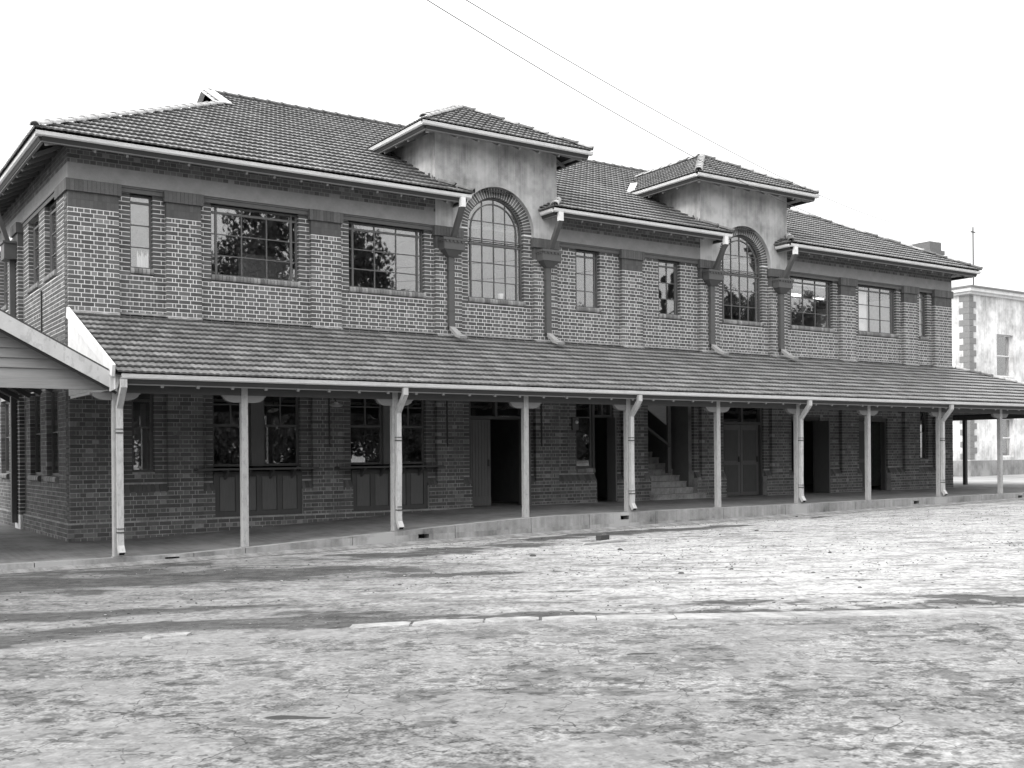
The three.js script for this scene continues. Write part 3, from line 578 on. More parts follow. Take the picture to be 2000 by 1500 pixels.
// --- roofs. Every tile has a rolled profile and a nose that overhangs the course below.
const GAUGE = .335, TW = .232, TT = [.14, .156, .172, .19, .225];
const prof = [0, .1, .2, .3, .4, .5, .6, .7, .8, .9, 1], hgt = prof.map((t) => (t < .5 ? .017 : .013) * Math.pow(Math.abs(Math.sin(2 * Math.PI * t)), .8));
const singles = [], tileRest = new Geo();
function slope(o) {                                                    // o.O eave point, o.U along the eave, o.V up the slope (both unit), lo/hi(t): limits at plan distance t, tmax; o.cos
  const N = new THREE.Vector3(...o.U).cross(new THREE.Vector3(...o.V)).normalize().toArray();
  const pt = (u, s, d) => [o.O[0] + o.U[0] * u + o.V[0] * s + N[0] * d, o.O[1] + o.U[1] * u + o.V[1] * s + N[1] * d, o.O[2] + o.U[2] * u + o.V[2] * s + N[2] * d];
  const rows = Math.ceil(o.tmax / o.cos / GAUGE);
  for (let r = 0; r < rows; r++) {
    const s0 = r * GAUGE, t0 = s0 * o.cos, t1 = Math.min(o.tmax, (s0 + GAUGE) * o.cos); if (t0 >= o.tmax) continue;
    const smin = Math.min(o.lo(t0), o.lo(t1)), smax = Math.max(o.hi(t0), o.hi(t1)), shift = (r % 2) * TW * .0;
    for (let c = Math.floor((smin - shift) / TW); c * TW + shift < smax; c++) {
      const u0 = c * TW + shift; const s1 = Math.min(s0 + GAUGE + .03, o.tmax / o.cos), tm = (t0 + t1) / 2;
      if (u0 + TW < o.lo(tm) - .2 || u0 > o.hi(tm) + .2) continue;
      if (o.skip && o.skip(u0 + TW / 2, tm)) continue;
      const jit = rr(-.005, .005), col = TT[Math.floor(Math.pow(rnd(), 1.1) * 5)] * rr(.94, 1.06), wide = u0 >= o.lo(t0) && u0 >= o.lo(t1) && u0 + TW <= o.hi(t0) && u0 + TW <= o.hi(t1);
      if (o.pick && wide && r < rows - 1) { const p = pt(u0 + TW / 2, s0 + GAUGE / 2, 0); singles.push({ d: Math.hypot(p[0] - eye.x, p[1] - eye.y, p[2] - eye.z), u0, s0: s0 + jit, o, N, col }); continue; }
      tile(tileRest, pt, u0, s0 + jit, s1, col, (u, t) => clamp(u, o.lo(t), o.hi(t)), o.cos);
    }
  }
}
function tile(g, pt, u0, s0, s1, col, lim, cos) {
  const L = s1 - s0, lift = .052, k = prof.length;
  const top = [], tail = [], under = [];
  for (let i = 0; i < k; i++) { const u = u0 + prof[i] * (TW + .002); const a = lim ? lim(u, s0 * cos) : u, b = lim ? lim(u, s1 * cos) : u; top.push(pt(a, s0, hgt[i] + lift)); tail.push(pt(b, s1, hgt[i] + .004)); under.push(pt(a, s0 + .004, hgt[i] * .75 + .022)); }
  for (let i = 0; i + 1 < k; i++) { g.quad(top[i], top[i + 1], tail[i + 1], tail[i], col); g.quad(under[i], under[i + 1], top[i + 1], top[i], col); }
}
const deck = new Geo();
const RM = .524, cM = 1 / Math.hypot(1, RM), EY = 7.585, EZ = .68, ZR = -6, GX = 4.62;            // main roof pitch, eave height, ridge
const towers = [3, 6].map((i) => [P[i][0], P[i + 1][1]]), TOV = .64, RT = .545, cT = 1 / Math.hypot(1, RT);
const tw = (x) => towers.find(([a, b]) => x > a && x < b);
const mainY = (z) => EY + RM * (EZ - z);
{
  const tg = GX + EZ;                                                  // plan distance at which the hip meets the gablet
  const hipL = (t) => t < tg ? -EZ + t : GX - .12, hipR = (t) => LEN - hipL(t);
  const skip = (x, t) => { const q = tw(x); return q && EZ - t < 0 && mainY(EZ - t) < 9.1 + RT * (Math.min(x - q[0], q[1] - x) + TOV) - .02; };
  const tmax = EZ - ZR, lowT = 3 * GAUGE * cM - .001;
  // below the wall line the eaves stop in small hips in front of the towers
  const cuts = [[hipL, (t) => t < EZ ? 8.66 - t : 8.035], [(t) => t < EZ ? 10.98 + t : 11.542, (t) => t < EZ ? 17.05 - t : 16.43], [(t) => t < EZ ? 19.37 + t : 19.936, hipR]];
  for (const [lo, hi] of cuts) slope({ O: [0, EY, EZ], U: [1, 0, 0], V: [0, RM * cM, -cM], cos: cM, tmax: lowT, lo, hi });
  const tStart = 3 * GAUGE * cM;
  slope({ O: [0, EY + RM * tStart, EZ - tStart], U: [1, 0, 0], V: [0, RM * cM, -cM], cos: cM, tmax: tmax - tStart, lo: (t) => hipL(t + tStart), hi: (t) => hipR(t + tStart), skip: (x, t) => skip(x, t + tStart) });
  slope({ O: [-EZ, EY, 0], U: [0, 0, 1], V: [cM, RM * cM, 0], cos: cM, tmax: tg, lo: (t) => -12 - EZ + t, hi: (t) => EZ - t });
  slope({ O: [LEN + EZ, EY, 0], U: [0, 0, -1], V: [-cM, RM * cM, 0], cos: cM, tmax: tg, lo: (t) => -EZ + t, hi: (t) => 12 + EZ - t });
  // small returns beside the towers
  for (const [x, s] of [[8.66, 1], [17.05, 1]]) slope({ O: [x, EY, 0], U: [0, 0, -1], V: [-cM, RM * cM, 0], cos: cM, tmax: EZ, lo: (t) => -EZ + t, hi: () => 0 });
  for (const x of [10.98, 19.37]) slope({ O: [x, EY, 0], U: [0, 0, 1], V: [cM, RM * cM, 0], cos: cM, tmax: EZ, lo: () => 0, hi: (t) => EZ - t });
  // boarding under the tiles
  const dq = (x0, x1, t0, t1, e0 = 0, e1 = 0) => deck.quad([x0, EY + RM * t0 - .03, EZ - t0], [x1, EY + RM * t0 - .03, EZ - t0], [x1 + e1, EY + RM * t1 - .03, EZ - t1], [x0 + e0, EY + RM * t1 - .03, EZ - t1]);
  dq(-EZ, 8.66, .03, EZ, EZ, -EZ + .06); dq(10.98, 17.05, .03, EZ, EZ - .06, -EZ + .06); dq(19.37, LEN + EZ, .03, EZ, EZ - .06, -EZ);
  dq(0, LEN, EZ, tg, tg - EZ, EZ - tg); dq(GX, LEN - GX, tg, tmax);
  deck.quad([-EZ, EY - .03, -12 - EZ], [-EZ, EY - .03, EZ], [GX, EY + RM * tg - .03, EZ - tg], [GX, EY + RM * tg - .03, -12 - EZ + tg]);
  deck.quad([LEN + EZ, EY - .03, EZ], [LEN + EZ, EY - .03, -12 - EZ], [LEN - GX, EY + RM * tg - .03, -12 - EZ + tg], [LEN - GX, EY + RM * tg - .03, EZ - tg]);
  deck.quad([LEN + EZ, EY, -12 - EZ], [-EZ, EY, -12 - EZ], [GX, EY + RM * tg, -12 - EZ + tg], [LEN - GX, EY + RM * tg, -12 - EZ + tg]);
  deck.quad([LEN - GX, EY + RM * tg, -12 - EZ + tg], [GX, EY + RM * tg, -12 - EZ + tg], [GX, EY + RM * tmax - .01, ZR], [LEN - GX, EY + RM * tmax - .01, ZR]);
}
// tower roofs: a hip in front, ridge running back into the main slope
const TEY = 9.12, TRY = TEY + RT * ((towers[0][1] - towers[0][0]) / 2 + TOV);
for (const [a, b] of towers) {
  const hw = (b - a) / 2 + TOV, xc = (a + b) / 2, back = (t) => (TEY + RT * t - EY) / RM;    // plan distance from the main eave at which the two roofs meet
  slope({ O: [xc, TEY, TOV], U: [1, 0, 0], V: [0, RT * cT, -cT], cos: cT, tmax: hw, lo: (t) => -hw + t, hi: (t) => hw - t });
  slope({ O: [xc - hw, TEY, TOV], U: [0, 0, 1], V: [cT, RT * cT, 0], cos: cT, tmax: hw, lo: (t) => -back(t) + EZ - TOV - .02, hi: (t) => -t });
  slope({ O: [xc + hw, TEY, TOV], U: [0, 0, -1], V: [-cT, RT * cT, 0], cos: cT, tmax: hw, lo: (t) => t, hi: (t) => back(t) - EZ + TOV + .02 });
  const zb = (t) => EZ - back(t), d = .03, Rg = TEY + RT * hw - d;
  deck.tri([xc - hw, TEY - d, TOV], [xc + hw, TEY - d, TOV], [xc, Rg, TOV - hw]);
  deck.quad([xc - hw, TEY - d, zb(0)], [xc - hw, TEY - d, TOV], [xc, Rg, TOV - hw], [xc, Rg, zb(hw)]);
  deck.quad([xc + hw, TEY - d, TOV], [xc + hw, TEY - d, zb(0)], [xc, Rg, zb(hw)], [xc, Rg, TOV - hw]);
}
// verandah roof
const VE = 3.56, VY = 2.945, VM = .388, cV = 1 / Math.hypot(1, VM), VX = LEN + VE;
slope({ O: [0, VY, VE], U: [1, 0, 0], V: [0, VM * cV, -cV], cos: cV, tmax: VE + .02, lo: () => .03, hi: (t) => VX - t, pick: true });
slope({ O: [VX, VY, 0], U: [0, 0, -1], V: [-cV, VM * cV, 0], cos: cV, tmax: VE, lo: (t) => -VE + t, hi: () => 12 });
deck.quad([.03, VY - .03, VE - .03], [VX, VY - .03, VE - .03], [LEN, VY + VM * VE - .03, 0], [.03, VY + VM * VE - .03, 0]);
deck.quad([VX - .03, VY - .03, VE], [VX - .03, VY - .03, -12], [LEN, VY + VM * VE - .03, -12], [LEN, VY + VM * VE - .03, 0]);

const roof = obj('roof_boarding', deck, M.soffit, B);
{
  singles.sort((a, b) => a.d - b.d);
  const pt0 = (u, s, d) => [u, s, d], tg = new Geo(); tile(tg, pt0, -TW / 2, 0, GAUGE + .03, 1, null, 1);
  const geo = tg.build(), mats = TT.map((t) => { const m = M.tileVC.clone(); m.vertexColors = false; m.color = grey(t); return m; });
  singles.forEach((q, i) => {
    const o = q.o, u0 = q.u0, s0 = q.s0;
    if (i < 300) {
      const m = obj('roof_tile', geo, mats[TT.reduce((best, t, k) => Math.abs(t - q.col) < Math.abs(TT[best] - q.col) ? k : best, 0)], roof);
      const mm = new THREE.Matrix4().makeBasis(new THREE.Vector3(...o.U), new THREE.Vector3(...o.V), new THREE.Vector3(...q.N));
      m.quaternion.setFromRotationMatrix(mm); const u = u0 + TW / 2; m.position.set(o.O[0] + o.U[0] * u + o.V[0] * s0, o.O[1] + o.U[1] * u + o.V[1] * s0, o.O[2] + o.U[2] * u + o.V[2] * s0);
    } else tile(tileRest, (u, s, d) => [o.O[0] + o.U[0] * u + o.V[0] * s + q.N[0] * d, o.O[1] + o.U[1] * u + o.V[1] * s + q.N[1] * d, o.O[2] + o.U[2] * u + o.V[2] * s + q.N[2] * d], u0, s0, s0 + GAUGE + .03, q.col, null, o.cos);
  });
  const r = obj('roof_tiles', tileRest, M.tileVC, roof); r.userData.kind = 'stuff';
}
// ridge and hip caps
{
  const g = new Geo(), n = 8, L = .44, ring = (r, s, lift) => [...Array(n + 1)].map((_, k) => { const a = Math.PI * k / n; return [r * Math.cos(a) * 1.12, r * Math.sin(a) * .85 + lift, s]; });
  const A = ring(.1, 0, 0), A2 = ring(.1, .05, 0), Bq = ring(.088, .05, -.002), C = ring(.084, L, -.012), I = ring(.08, 0, 0);
  for (let k = 0; k < n; k++) { g.quad(A[k], A2[k], A2[k + 1], A[k + 1]); g.quad(A2[k], Bq[k], Bq[k + 1], A2[k + 1]); g.quad(Bq[k], C[k], C[k + 1], Bq[k + 1]); g.quad(I[k], A[k], A[k + 1], I[k + 1]); }
  const cap = g.build();
  const run = (a, b, m = [M.ridge], h = .035) => {
    const A0 = new THREE.Vector3(...a), B0 = new THREE.Vector3(...b), len = A0.distanceTo(B0), d = B0.clone().sub(A0).normalize(), k = Math.max(1, Math.round(len / .4)), step = len / k;
    const x = new THREE.Vector3(0, 1, 0).cross(d).normalize(), y = d.clone().cross(x), q = new THREE.Quaternion().setFromRotationMatrix(new THREE.Matrix4().makeBasis(x, y, d));
    for (let i = 0; i < k; i++) { const o = obj('ridge_tile', cap, m[Math.floor(rnd() * m.length)], roof); o.quaternion.copy(q); o.rotateZ(rr(-.03, .03)); o.position.copy(A0).addScaledVector(d, i * step).addScaledVector(y, h + rr(-.004, .004)); }
  };
  const R = [M.ridge, M.ridge, M.ridgeDark], Dk = [M.ridgeDark];
  const tg = GX + EZ, yg = EY + RM * tg, ry = EY + RM * (EZ - ZR);
  run([-EZ, EY + .02, EZ], [GX - .1, yg, EZ - tg], [M.ridge]); run([LEN + EZ, EY + .02, EZ], [LEN - GX, yg, EZ - tg], R); run([-EZ, EY + .02, -12 - EZ], [GX, yg, -12 - EZ + tg], R);
  run([GX + .05, ry, ZR], [LEN - GX - .05, ry, ZR], Dk, .02);
  for (const [a, b] of towers) { const hw = (b - a) / 2 + TOV, xc = (a + b) / 2, yr = TEY + RT * hw; run([xc - hw, TEY + .02, TOV], [xc, yr, TOV - hw], [M.ridge]); run([xc + hw, TEY + .02, TOV], [xc, yr, TOV - hw], R); run([xc, yr, TOV - hw - .1], [xc, yr, EZ - (yr - EY) / RM], R, .045); }
  run([8.66, EY + .02, EZ], [8.05, EY + RM * EZ * .95, .06], Dk); run([17.05, EY + .02, EZ], [16.45, EY + RM * EZ * .95, .06], Dk);
  run([10.98, EY + .02, EZ], [11.53, EY + RM * EZ * .95, .06], R); run([19.37, EY + .02, EZ], [19.92, EY + RM * EZ * .95, .06], R);
  run([VX, VY + .02, VE], [LEN + .1, VY + VM * (VE - .1), .1], R);
  // stepped lead flashing where the roofs meet the tower sides
  for (const x of [8.0, 16.395]) for (let k = 0; k < 3; k++) { const z = .02 - k * .13, y = mainY(z) + .06; obj('flashing', new Geo().bar([x - .02, y + .02, z + .02], [x + .1, y + .06 + .01 * k, z - .08], .02, .05), k === 1 ? M.ridge : M.ridgeDark, B); }
  for (const x of [11.2, 19.6]) for (let k = 0; k < 3; k++) obj('flashing', new Geo().box(x - .2 + k * .11, x - .02 + k * .11, mainY(.1) - .19 + k * .055, mainY(.1) - .165 + k * .055, .005, .1), M.ridgeDark, B);
  // gablets
  for (const s of [0, 1]) {
    const X = (x) => s ? LEN - x : x, gg = new Geo(), bg = new Geo(), hw = EZ - tg - ZR, zf = ZR + hw, zb = ZR - hw;
    gg.tri([X(GX), yg, zb], [X(GX), yg, zf], [X(GX), ry, ZR]); gg.tri([X(GX), yg, zf], [X(GX), yg, zb], [X(GX), ry, ZR]);
    for (const [z0] of [[zf], [zb]]) { bg.bar([X(GX - .06), yg + .01, z0], [X(GX - .06), ry + .02, ZR], .04, .15, [1, 0, 0]); bg.bar([X(GX + .06), yg + .06, z0 + (z0 > ZR ? .06 : -.06)], [X(GX + .06), ry + .08, ZR], .26, .03, [0, 1, 0]); }
    obj('gablet', gg, M.white, B); obj('gablet_vent', new Geo().hull8([[X(GX - .1), yg + .02, ZR + .55], [X(GX - .09), yg + .02, ZR + .55], [X(GX - .09), yg + .4, ZR + .32], [X(GX - .1), yg + .4, ZR + .32], [X(GX - .1), yg + .02, ZR + .98], [X(GX - .09), yg + .02, ZR + .98], [X(GX - .09), yg + .4, ZR + .33], [X(GX - .1), yg + .4, ZR + .33]]), M.pipeMouth, B); obj('gablet_bargeboard', bg, M.white, B);
  }
  // white valley flashing at the back of each tower roof
  for (const [a] of towers.slice(1)) { const hw = (towers[0][1] - towers[0][0]) / 2 + TOV, xc = a - TOV + hw, z = (t) => EZ - (TEY + RT * t - EY) / RM; obj('valley_flashing', new Geo().bar([xc - hw - .03, TEY + .04, z(0) + .06], [xc - hw + .62, TEY + RT * .62 + .16, z(.62) + .1], .2, .03, [0, 1, 0]), M.white, B); }
}
// --- gutters, fascias, rafters
{
  const run = (a, b, out, y) => {                                      // a, b: plan points [x, z] of the fascia line; out: plan unit vector
    const d = [b[0] - a[0], b[1] - a[1]], l = Math.hypot(...d), e = [d[0] / l, d[1] / l], flip = e[0] * out[1] - e[1] * out[0] < 0;
    const ext = (poly, p0, p1) => { const g = new Geo(), f = (p, q, k) => { const s = lerp(p0, l + p1, k); return [a[0] + e[0] * s + out[0] * p, y + q, a[1] + e[1] * s + out[1] * p]; }; g.prism(flip ? poly : poly.map(([p, q]) => [p, q]).reverse(), 0, 1, f); return g; };
    return { gutter: (x0, x1) => ext([[0, -.075], [.07, -.075], [.1, -.055], [.112, -.02], [.112, -.008], [.12, -.006], [.12, .006], [.1, .008], [.098, -.01], [.09, -.055], [0.01, -.06], [0.01, 0], [0, 0]], x0, x1), fascia: (x0, x1) => ext([[-.03, -.15], [.03, -.15], [.055, -.0755], [-.0, -.0755]], x0, x1), trim: (x0, x1) => ext([[-.04, -.172], [.012, -.172], [.02, -.151], [-.03, -.151]], x0, x1) };
  };
  const put = (r, x0, x1) => { obj('gutter', r.gutter(x0, x1), M.white, B); obj('fascia', r.fascia(x0 < 0 ? 0 : x0, Math.min(x1, 0)), M.fascia, B); obj('soffit_trim', r.trim(0, 0), M.trim, B); };
  const fz = .55, gy = 7.562;
  put(run([-fz, fz], [8.53, fz], [0, 1], gy), -.12, .11); put(run([11.1, fz], [16.92, fz], [0, 1], gy), -.11, .11); put(run([19.5, fz], [LEN + fz, fz], [0, 1], gy), -.11, .12);
  put(run([-fz, -12 - fz], [-fz, fz], [-1, 0], gy), -.12, 0); put(run([LEN + fz, fz], [LEN + fz, -12 - fz], [1, 0], gy), 0, .12);
  put(run([8.53, fz], [8.53, .02], [1, 0], gy), 0, 0); put(run([11.1, .02], [11.1, fz], [-1, 0], gy), 0, 0); put(run([16.92, fz], [16.92, .02], [1, 0], gy), 0, 0); put(run([19.5, .02], [19.5, fz], [-1, 0], gy), 0, 0);
  for (const [a, b] of towers) {
    const x0 = a - fz, x1 = b + fz, zb = -2.35; put(run([x0, fz], [x1, fz], [0, 1], 9.1), -.12, .12); put(run([x0, zb], [x0, fz], [-1, 0], 9.1), 0, 0); put(run([x1, fz], [x1, zb], [1, 0], 9.1), 0, 0);
  }
  put(run([.1, 3.42], [VX - .12, 3.42], [0, 1], 2.945), 0, .12); put(run([VX - .12, 3.42], [VX - .12, -12], [1, 0], 2.945), 0, 0);
  // rafter feet under the eaves
  const foot = new Geo().bar([0, -.213, .53], [0, .1, -.08], .042, .08).build();
  const rf = (x, y, z, turn) => { const o = obj('rafter', foot, M.rafter, B); o.position.set(x, y, z); o.rotation.y = turn; };
  const ey = 7.585;
  for (let x = .39; x < 8.2; x += .59) rf(x, ey, 0, 0); for (let x = 11.95; x < 16.2; x += .59) rf(x, ey, 0, 0); for (let x = 20.3; x < 28; x += .59) rf(x, ey, 0, 0);
  for (let s = .5; s < 12; s += .59) rf(0, ey, -s, -Math.PI / 2);
  for (const [a, b] of towers) { for (let k = 0; k < 6; k++) rf(lerp(a + .3, b - .3, k / 5), 9.12, 0, 0); for (let k = 0; k < 3; k++) rf(a, 9.12, -.35 - k * .6, -Math.PI / 2); for (let k = 0; k < 3; k++) rf(b, 9.12, -.35 - k * .6, Math.PI / 2); }
  // hip rafter ends at the corners
  for (const [x, y, z, t] of [[0, ey, 0, -Math.PI / 4], [LEN, ey, 0, Math.PI / 4], ...towers.flatMap(([a, b]) => [[a, 9.12, 0, -Math.PI / 4], [b, 9.12, 0, Math.PI / 4]])]) { const o = obj('hip_rafter', new Geo().bar([0, -.17, .66], [0, .06, -.05], .07, .12), M.post, B); o.position.set(x, y, z); o.rotation.y = t; }
  // verandah rafters
  const vr = new Geo().bar([0, VY - .14 - .02, 3.44], [0, VY - .14 + VM * 3.44 - .02, 0], .05, .1).build();
  for (let x = .18; x < 31; x += .607) { const o = obj('verandah_rafter', vr, M.rafter, B); o.position.set(x, 0, 0); if (x > LEN) { o.scale.z = 1; const k = clamp((VX - x) / VE, .05, 1); o.scale.set(1, 1, 1); o.geometry = new Geo().bar([0, VY - .16, 3.44], [0, VY - .16 + VM * 3.44 * k, 3.44 * (1 - k)], .05, .1).build(); } }
}
{ // weathered mortar fillet where the verandah roof meets the wall
  const fm = mat(.26, .95, { map: rep(stain, 1.3) }), seg = []; P.forEach(([a, b], i) => { seg.push([a, b, 0]); if (i < 10) seg.push([b, P[i + 1][0], RD]); });
  for (const [a, b, z] of seg) { const g = new Geo(), n = Math.ceil((b - a) / .1); for (let k = 0; k < n; k++) { const x0 = lerp(a, b, k / n), x1 = lerp(a, b, (k + 1) / n), h = (x) => VY + VM * VE + .05 - z * VM + .03 * fbm(x * 5, 3, 3), d = (x) => .05 + .05 * fbm(x * 7, 8, 2); g.quad([x0, VY + VM * (VE - z - d(x0)) + .05, z + d(x0)], [x1, VY + VM * (VE - z - d(x1)) + .05, z + d(x1)], [x1, h(x1), z + .004], [x0, h(x0), z + .004]); } obj('mortar_fillet', g, fm, B); }
}
// --- verandah posts, beam, brackets, downpipes
{
  const PX = [.1, 2.31, 5.32, 8.41, 11.2, 14.0, 16.8, 19.6, 22.74, 25.77, 28.6, 31.05], PZ = 3.1, BY = 2.655, hp = .06;
  obj('verandah_beam', new Geo().box(.0, 31.12, BY, 2.815, PZ - .05, PZ + .05), M.beam, B);
  obj('verandah_beam', new Geo().box(31.0, 31.1, BY + .002, 2.817, -12, PZ - .06), M.beam, B);
  const bp = [[-.4, BY], [-.4, 2.635], [-.37, 2.63], [-.365, 2.6], [-.33, 2.57], [-.28, 2.545], [-.2, 2.53], [.2, 2.53], [.28, 2.545], [.33, 2.57], [.365, 2.6], [.37, 2.63], [.4, 2.635], [.4, BY]];
  const bracket = new Geo().prism(bp, PZ - .045, PZ + .045, (p, q, d) => [p, q, d]).build();
  PX.forEach((x, i) => {
    const y0 = floorY(x, PZ), g = new Geo(), c = .008;
    const sq = (y, s) => [[x - hp + s, y, PZ - hp], [x + hp - s, y, PZ - hp], [x + hp, y, PZ - hp + s], [x + hp, y, PZ + hp - s], [x + hp - s, y, PZ + hp], [x - hp + s, y, PZ + hp], [x - hp, y, PZ + hp - s], [x - hp, y, PZ - hp + s]];
    const lo = sq(y0 - .02, c), hi = sq(2.815, c); for (let k = 0; k < 8; k++) g.quad(lo[(k + 1) % 8], lo[k], hi[k], hi[(k + 1) % 8]);
    const p = group('verandah_post', B), lean = rr(-.007, .007); for (let k = 0; k < g.p.length; k += 3) g.p[k] += lean * (2.8 - g.p[k + 1]) * .6; obj('shaft', g, M.post, p); const b = obj('bracket', bracket, M.bracket, p); b.position.x = x;
    obj('footing', new Geo().box(x - .075, x + .075, y0 - .03, y0 + .018, PZ - .075, PZ + .072), M.concrete, p);
    if (i % 2 === 0 && x < 30) {                                       // square downpipe from the gutter to the foot of the post
      const d = group('downpipe', B), px = x + .035, w = .1, t = .075, z1 = PZ + hp + .012 + t / 2, q = new Geo(), bend = rr(-.012, .012);
      q.box(px - w / 2, px + w / 2, 2.72, 2.86, 3.455, 3.545);
      q.bar([px, 2.735, 3.5], [px, 2.42, z1 + .012], w - .002, .085, [1, 0, 0].map((v) => v) && [0, 1, 0]);
      const ys = [2.44, 1.9, 1.35, .95, .6, y0 + .16], off = ys.map((_, k) => k > 1 && k < 5 ? (i === 0 ? 0 : rr(-.008, .008)) : 0);
      for (let k = 0; k + 1 < ys.length; k++) { const a = px + off[k], bb = px + off[k + 1], Z0 = z1 - t / 2, Z1 = z1 + t / 2 + off[k] * .6, Z2 = z1 + t / 2 + off[k + 1] * .6; q.hull8([[bb - w / 2, ys[k + 1], Z0], [bb + w / 2, ys[k + 1], Z0], [a + w / 2, ys[k], Z0], [a - w / 2, ys[k], Z0], [bb - w / 2, ys[k + 1], Z2], [bb + w / 2, ys[k + 1], Z2], [a + w / 2, ys[k], Z1], [a - w / 2, ys[k], Z1]]); }
      obj('pipe', q, M.palePipe, d);
      obj('shoe', new Geo().bar([px, y0 + .19, z1], [px, y0 + .07, z1 + .085], w + .006, t + .004, [0, 1, 0]), M.palePipe, d);
      obj('shoe_mouth', new Geo().bar([px, y0 + .076, z1 + .082], [px, y0 + .062, z1 + .094], w - .02, t - .02, [0, 1, 0]), M.pipeMouth, d);
      for (const sy of [i === 0 ? 1.98 : 1.85, y0 + .42]) { obj('strap', new Geo().box(px - w / 2 - .006, px + w / 2 + .006, sy - .012, sy + .012, z1 - t / 2 - .01, z1 + t / 2 + .009).box(px - w / 2 - .006, px + w / 2 + .006, sy + .055, sy + .07, z1 - t / 2 - .01, z1 + t / 2 + .009), M.beam, d); }
    }
  });
  for (const z of [-1.6, -5, -8.4]) { const p = group('verandah_post', B); obj('shaft', new Geo().box(30.99, 31.11, .1, 2.8, z - .06, z + .06), M.beam, p); }
  // boarded gable end of the verandah roof at the left
  const n = 34, gb = group('verandah_gable_end', B), x = .012;
  const ytop = (z) => VY + VM * (VE - z) + .0;
  for (let k = 0; k < n; k++) { const z0 = .02 + k * .1, z1 = z0 + .094; if (z1 > 3.38) break; obj('batten', new Geo().hull8([[x - .03, 2.75, z0], [x, 2.75, z0], [x, ytop(z0), z0], [x - .03, ytop(z0), z0], [x - .03, 2.75, z1], [x, 2.75, z1], [x, ytop(z1), z1], [x - .03, ytop(z1), z1]]), M.white, gb); }
  obj('backing', new Geo().hull8([[x, 2.7, .01], [x + .02, 2.7, .01], [x + .02, ytop(.01), .01], [x, ytop(.01), .01], [x, 2.7, 3.4], [x + .02, 2.7, 3.4], [x + .02, ytop(3.4), 3.4], [x, ytop(3.4), 3.4]]), M.white, gb);
  obj('verge_board', new Geo().bar([-.02, ytop(0) + .03, 0], [-.02, ytop(3.5) + .03, 3.5], .05, .2, [0, 1, 0]), M.white, gb);
}
// upper downpipes: outlet from the gutter, raking pipe, hopper head, shaft, shoe on the verandah tiles
for (const x of [8.4, 11.19, 16.79, 19.58]) {
  const d = group('downpipe', B), w = .15;
  obj('outlet', new Geo().box(x - .06, x + .06, 7.27, 7.49, .575, .68), M.white, d);
  obj('raking_pipe', new Geo().bar([x, 7.29, .625], [x, 6.6, .17], .115, .1, [0, 1, 0]), M.darkPipe, d);
  const h = new Geo(); h.box(x - .28, x + .28, 6.35, 6.56, .01, .27).box(x - .31, x + .31, 6.56, 6.62, .008, .3);
  for (let k = 0; k < 5; k++) { const cx = x - .21 + k * .105; h.prism([...Array(9)].map((_, j) => { const a = Math.PI + Math.PI * j / 8; return [cx + .036 * Math.cos(a), 6.56 + .05 * Math.sin(a)]; }), .27, .292, (p, q, e) => [p, q, e]); }
  for (let k = 0; k < 3; k++) { const cz = .07 + k * .085; h.prism([...Array(7)].map((_, j) => { const a = Math.PI + Math.PI * j / 6; return [cz + .03 * Math.cos(a), 6.56 + .05 * Math.sin(a)]; }), -(x - .28), -(x - .3), (p, q, e) => [-e, q, p]); }
  h.hull8([[x - .09, 6.2, .01], [x + .09, 6.2, .01], [x + .26, 6.35, .012], [x - .26, 6.35, .012], [x - .09, 6.2, .14], [x + .09, 6.2, .14], [x + .26, 6.35, .25], [x - .26, 6.35, .25]]);
  obj('hopper_head', h, M.darkPipe, d);
  obj('shaft', new Geo().box(x - w / 2, x + w / 2, 4.5, 6.21, .012, .115), M.darkPipe, d);
  obj('shoe', new Geo().bar([x, 4.56, .06], [x, 4.33, .42], w, .075, [0, 1, 0]).bar([x, 4.335, .4], [x, 4.27, .62], w + .05, .06, [0, 1, 0]), mat(.3, .7, { map: rep(grain, 1) }), d);
  for (const y of [5.9, 4.95]) obj('strap', new Geo().box(x - w / 2 - .02, x + w / 2 + .02, y - .015, y + .015, .008, .12), M.darkPipe, d);
}
{ // downpipe on the left return wall
  const d = group('downpipe', B), z = -5.1;
  obj('hopper_head', new Geo().box(-.38, -.12, 6.1, 6.45, z - .24, z + .24).box(-.41, -.118, 6.45, 6.5, z - .27, z + .27), M.darkPipe, d);
  obj('raking_pipe', new Geo().bar([-.56, 7.4, z], [-.25, 6.46, z], .1, .11, [0, 0, 1]), M.darkPipe, d);
  obj('shaft', new Geo().box(-.24, -.125, 4.1, 6.1, z - .075, z + .075).box(-.24, -.125, .1, 4.1, z - .073, z + .073), M.darkPipe, d);
  obj('conduit', new Geo().box(-.03, -.004, 4.0, 5.1, -2.62, -2.58), M.iron, B);
}
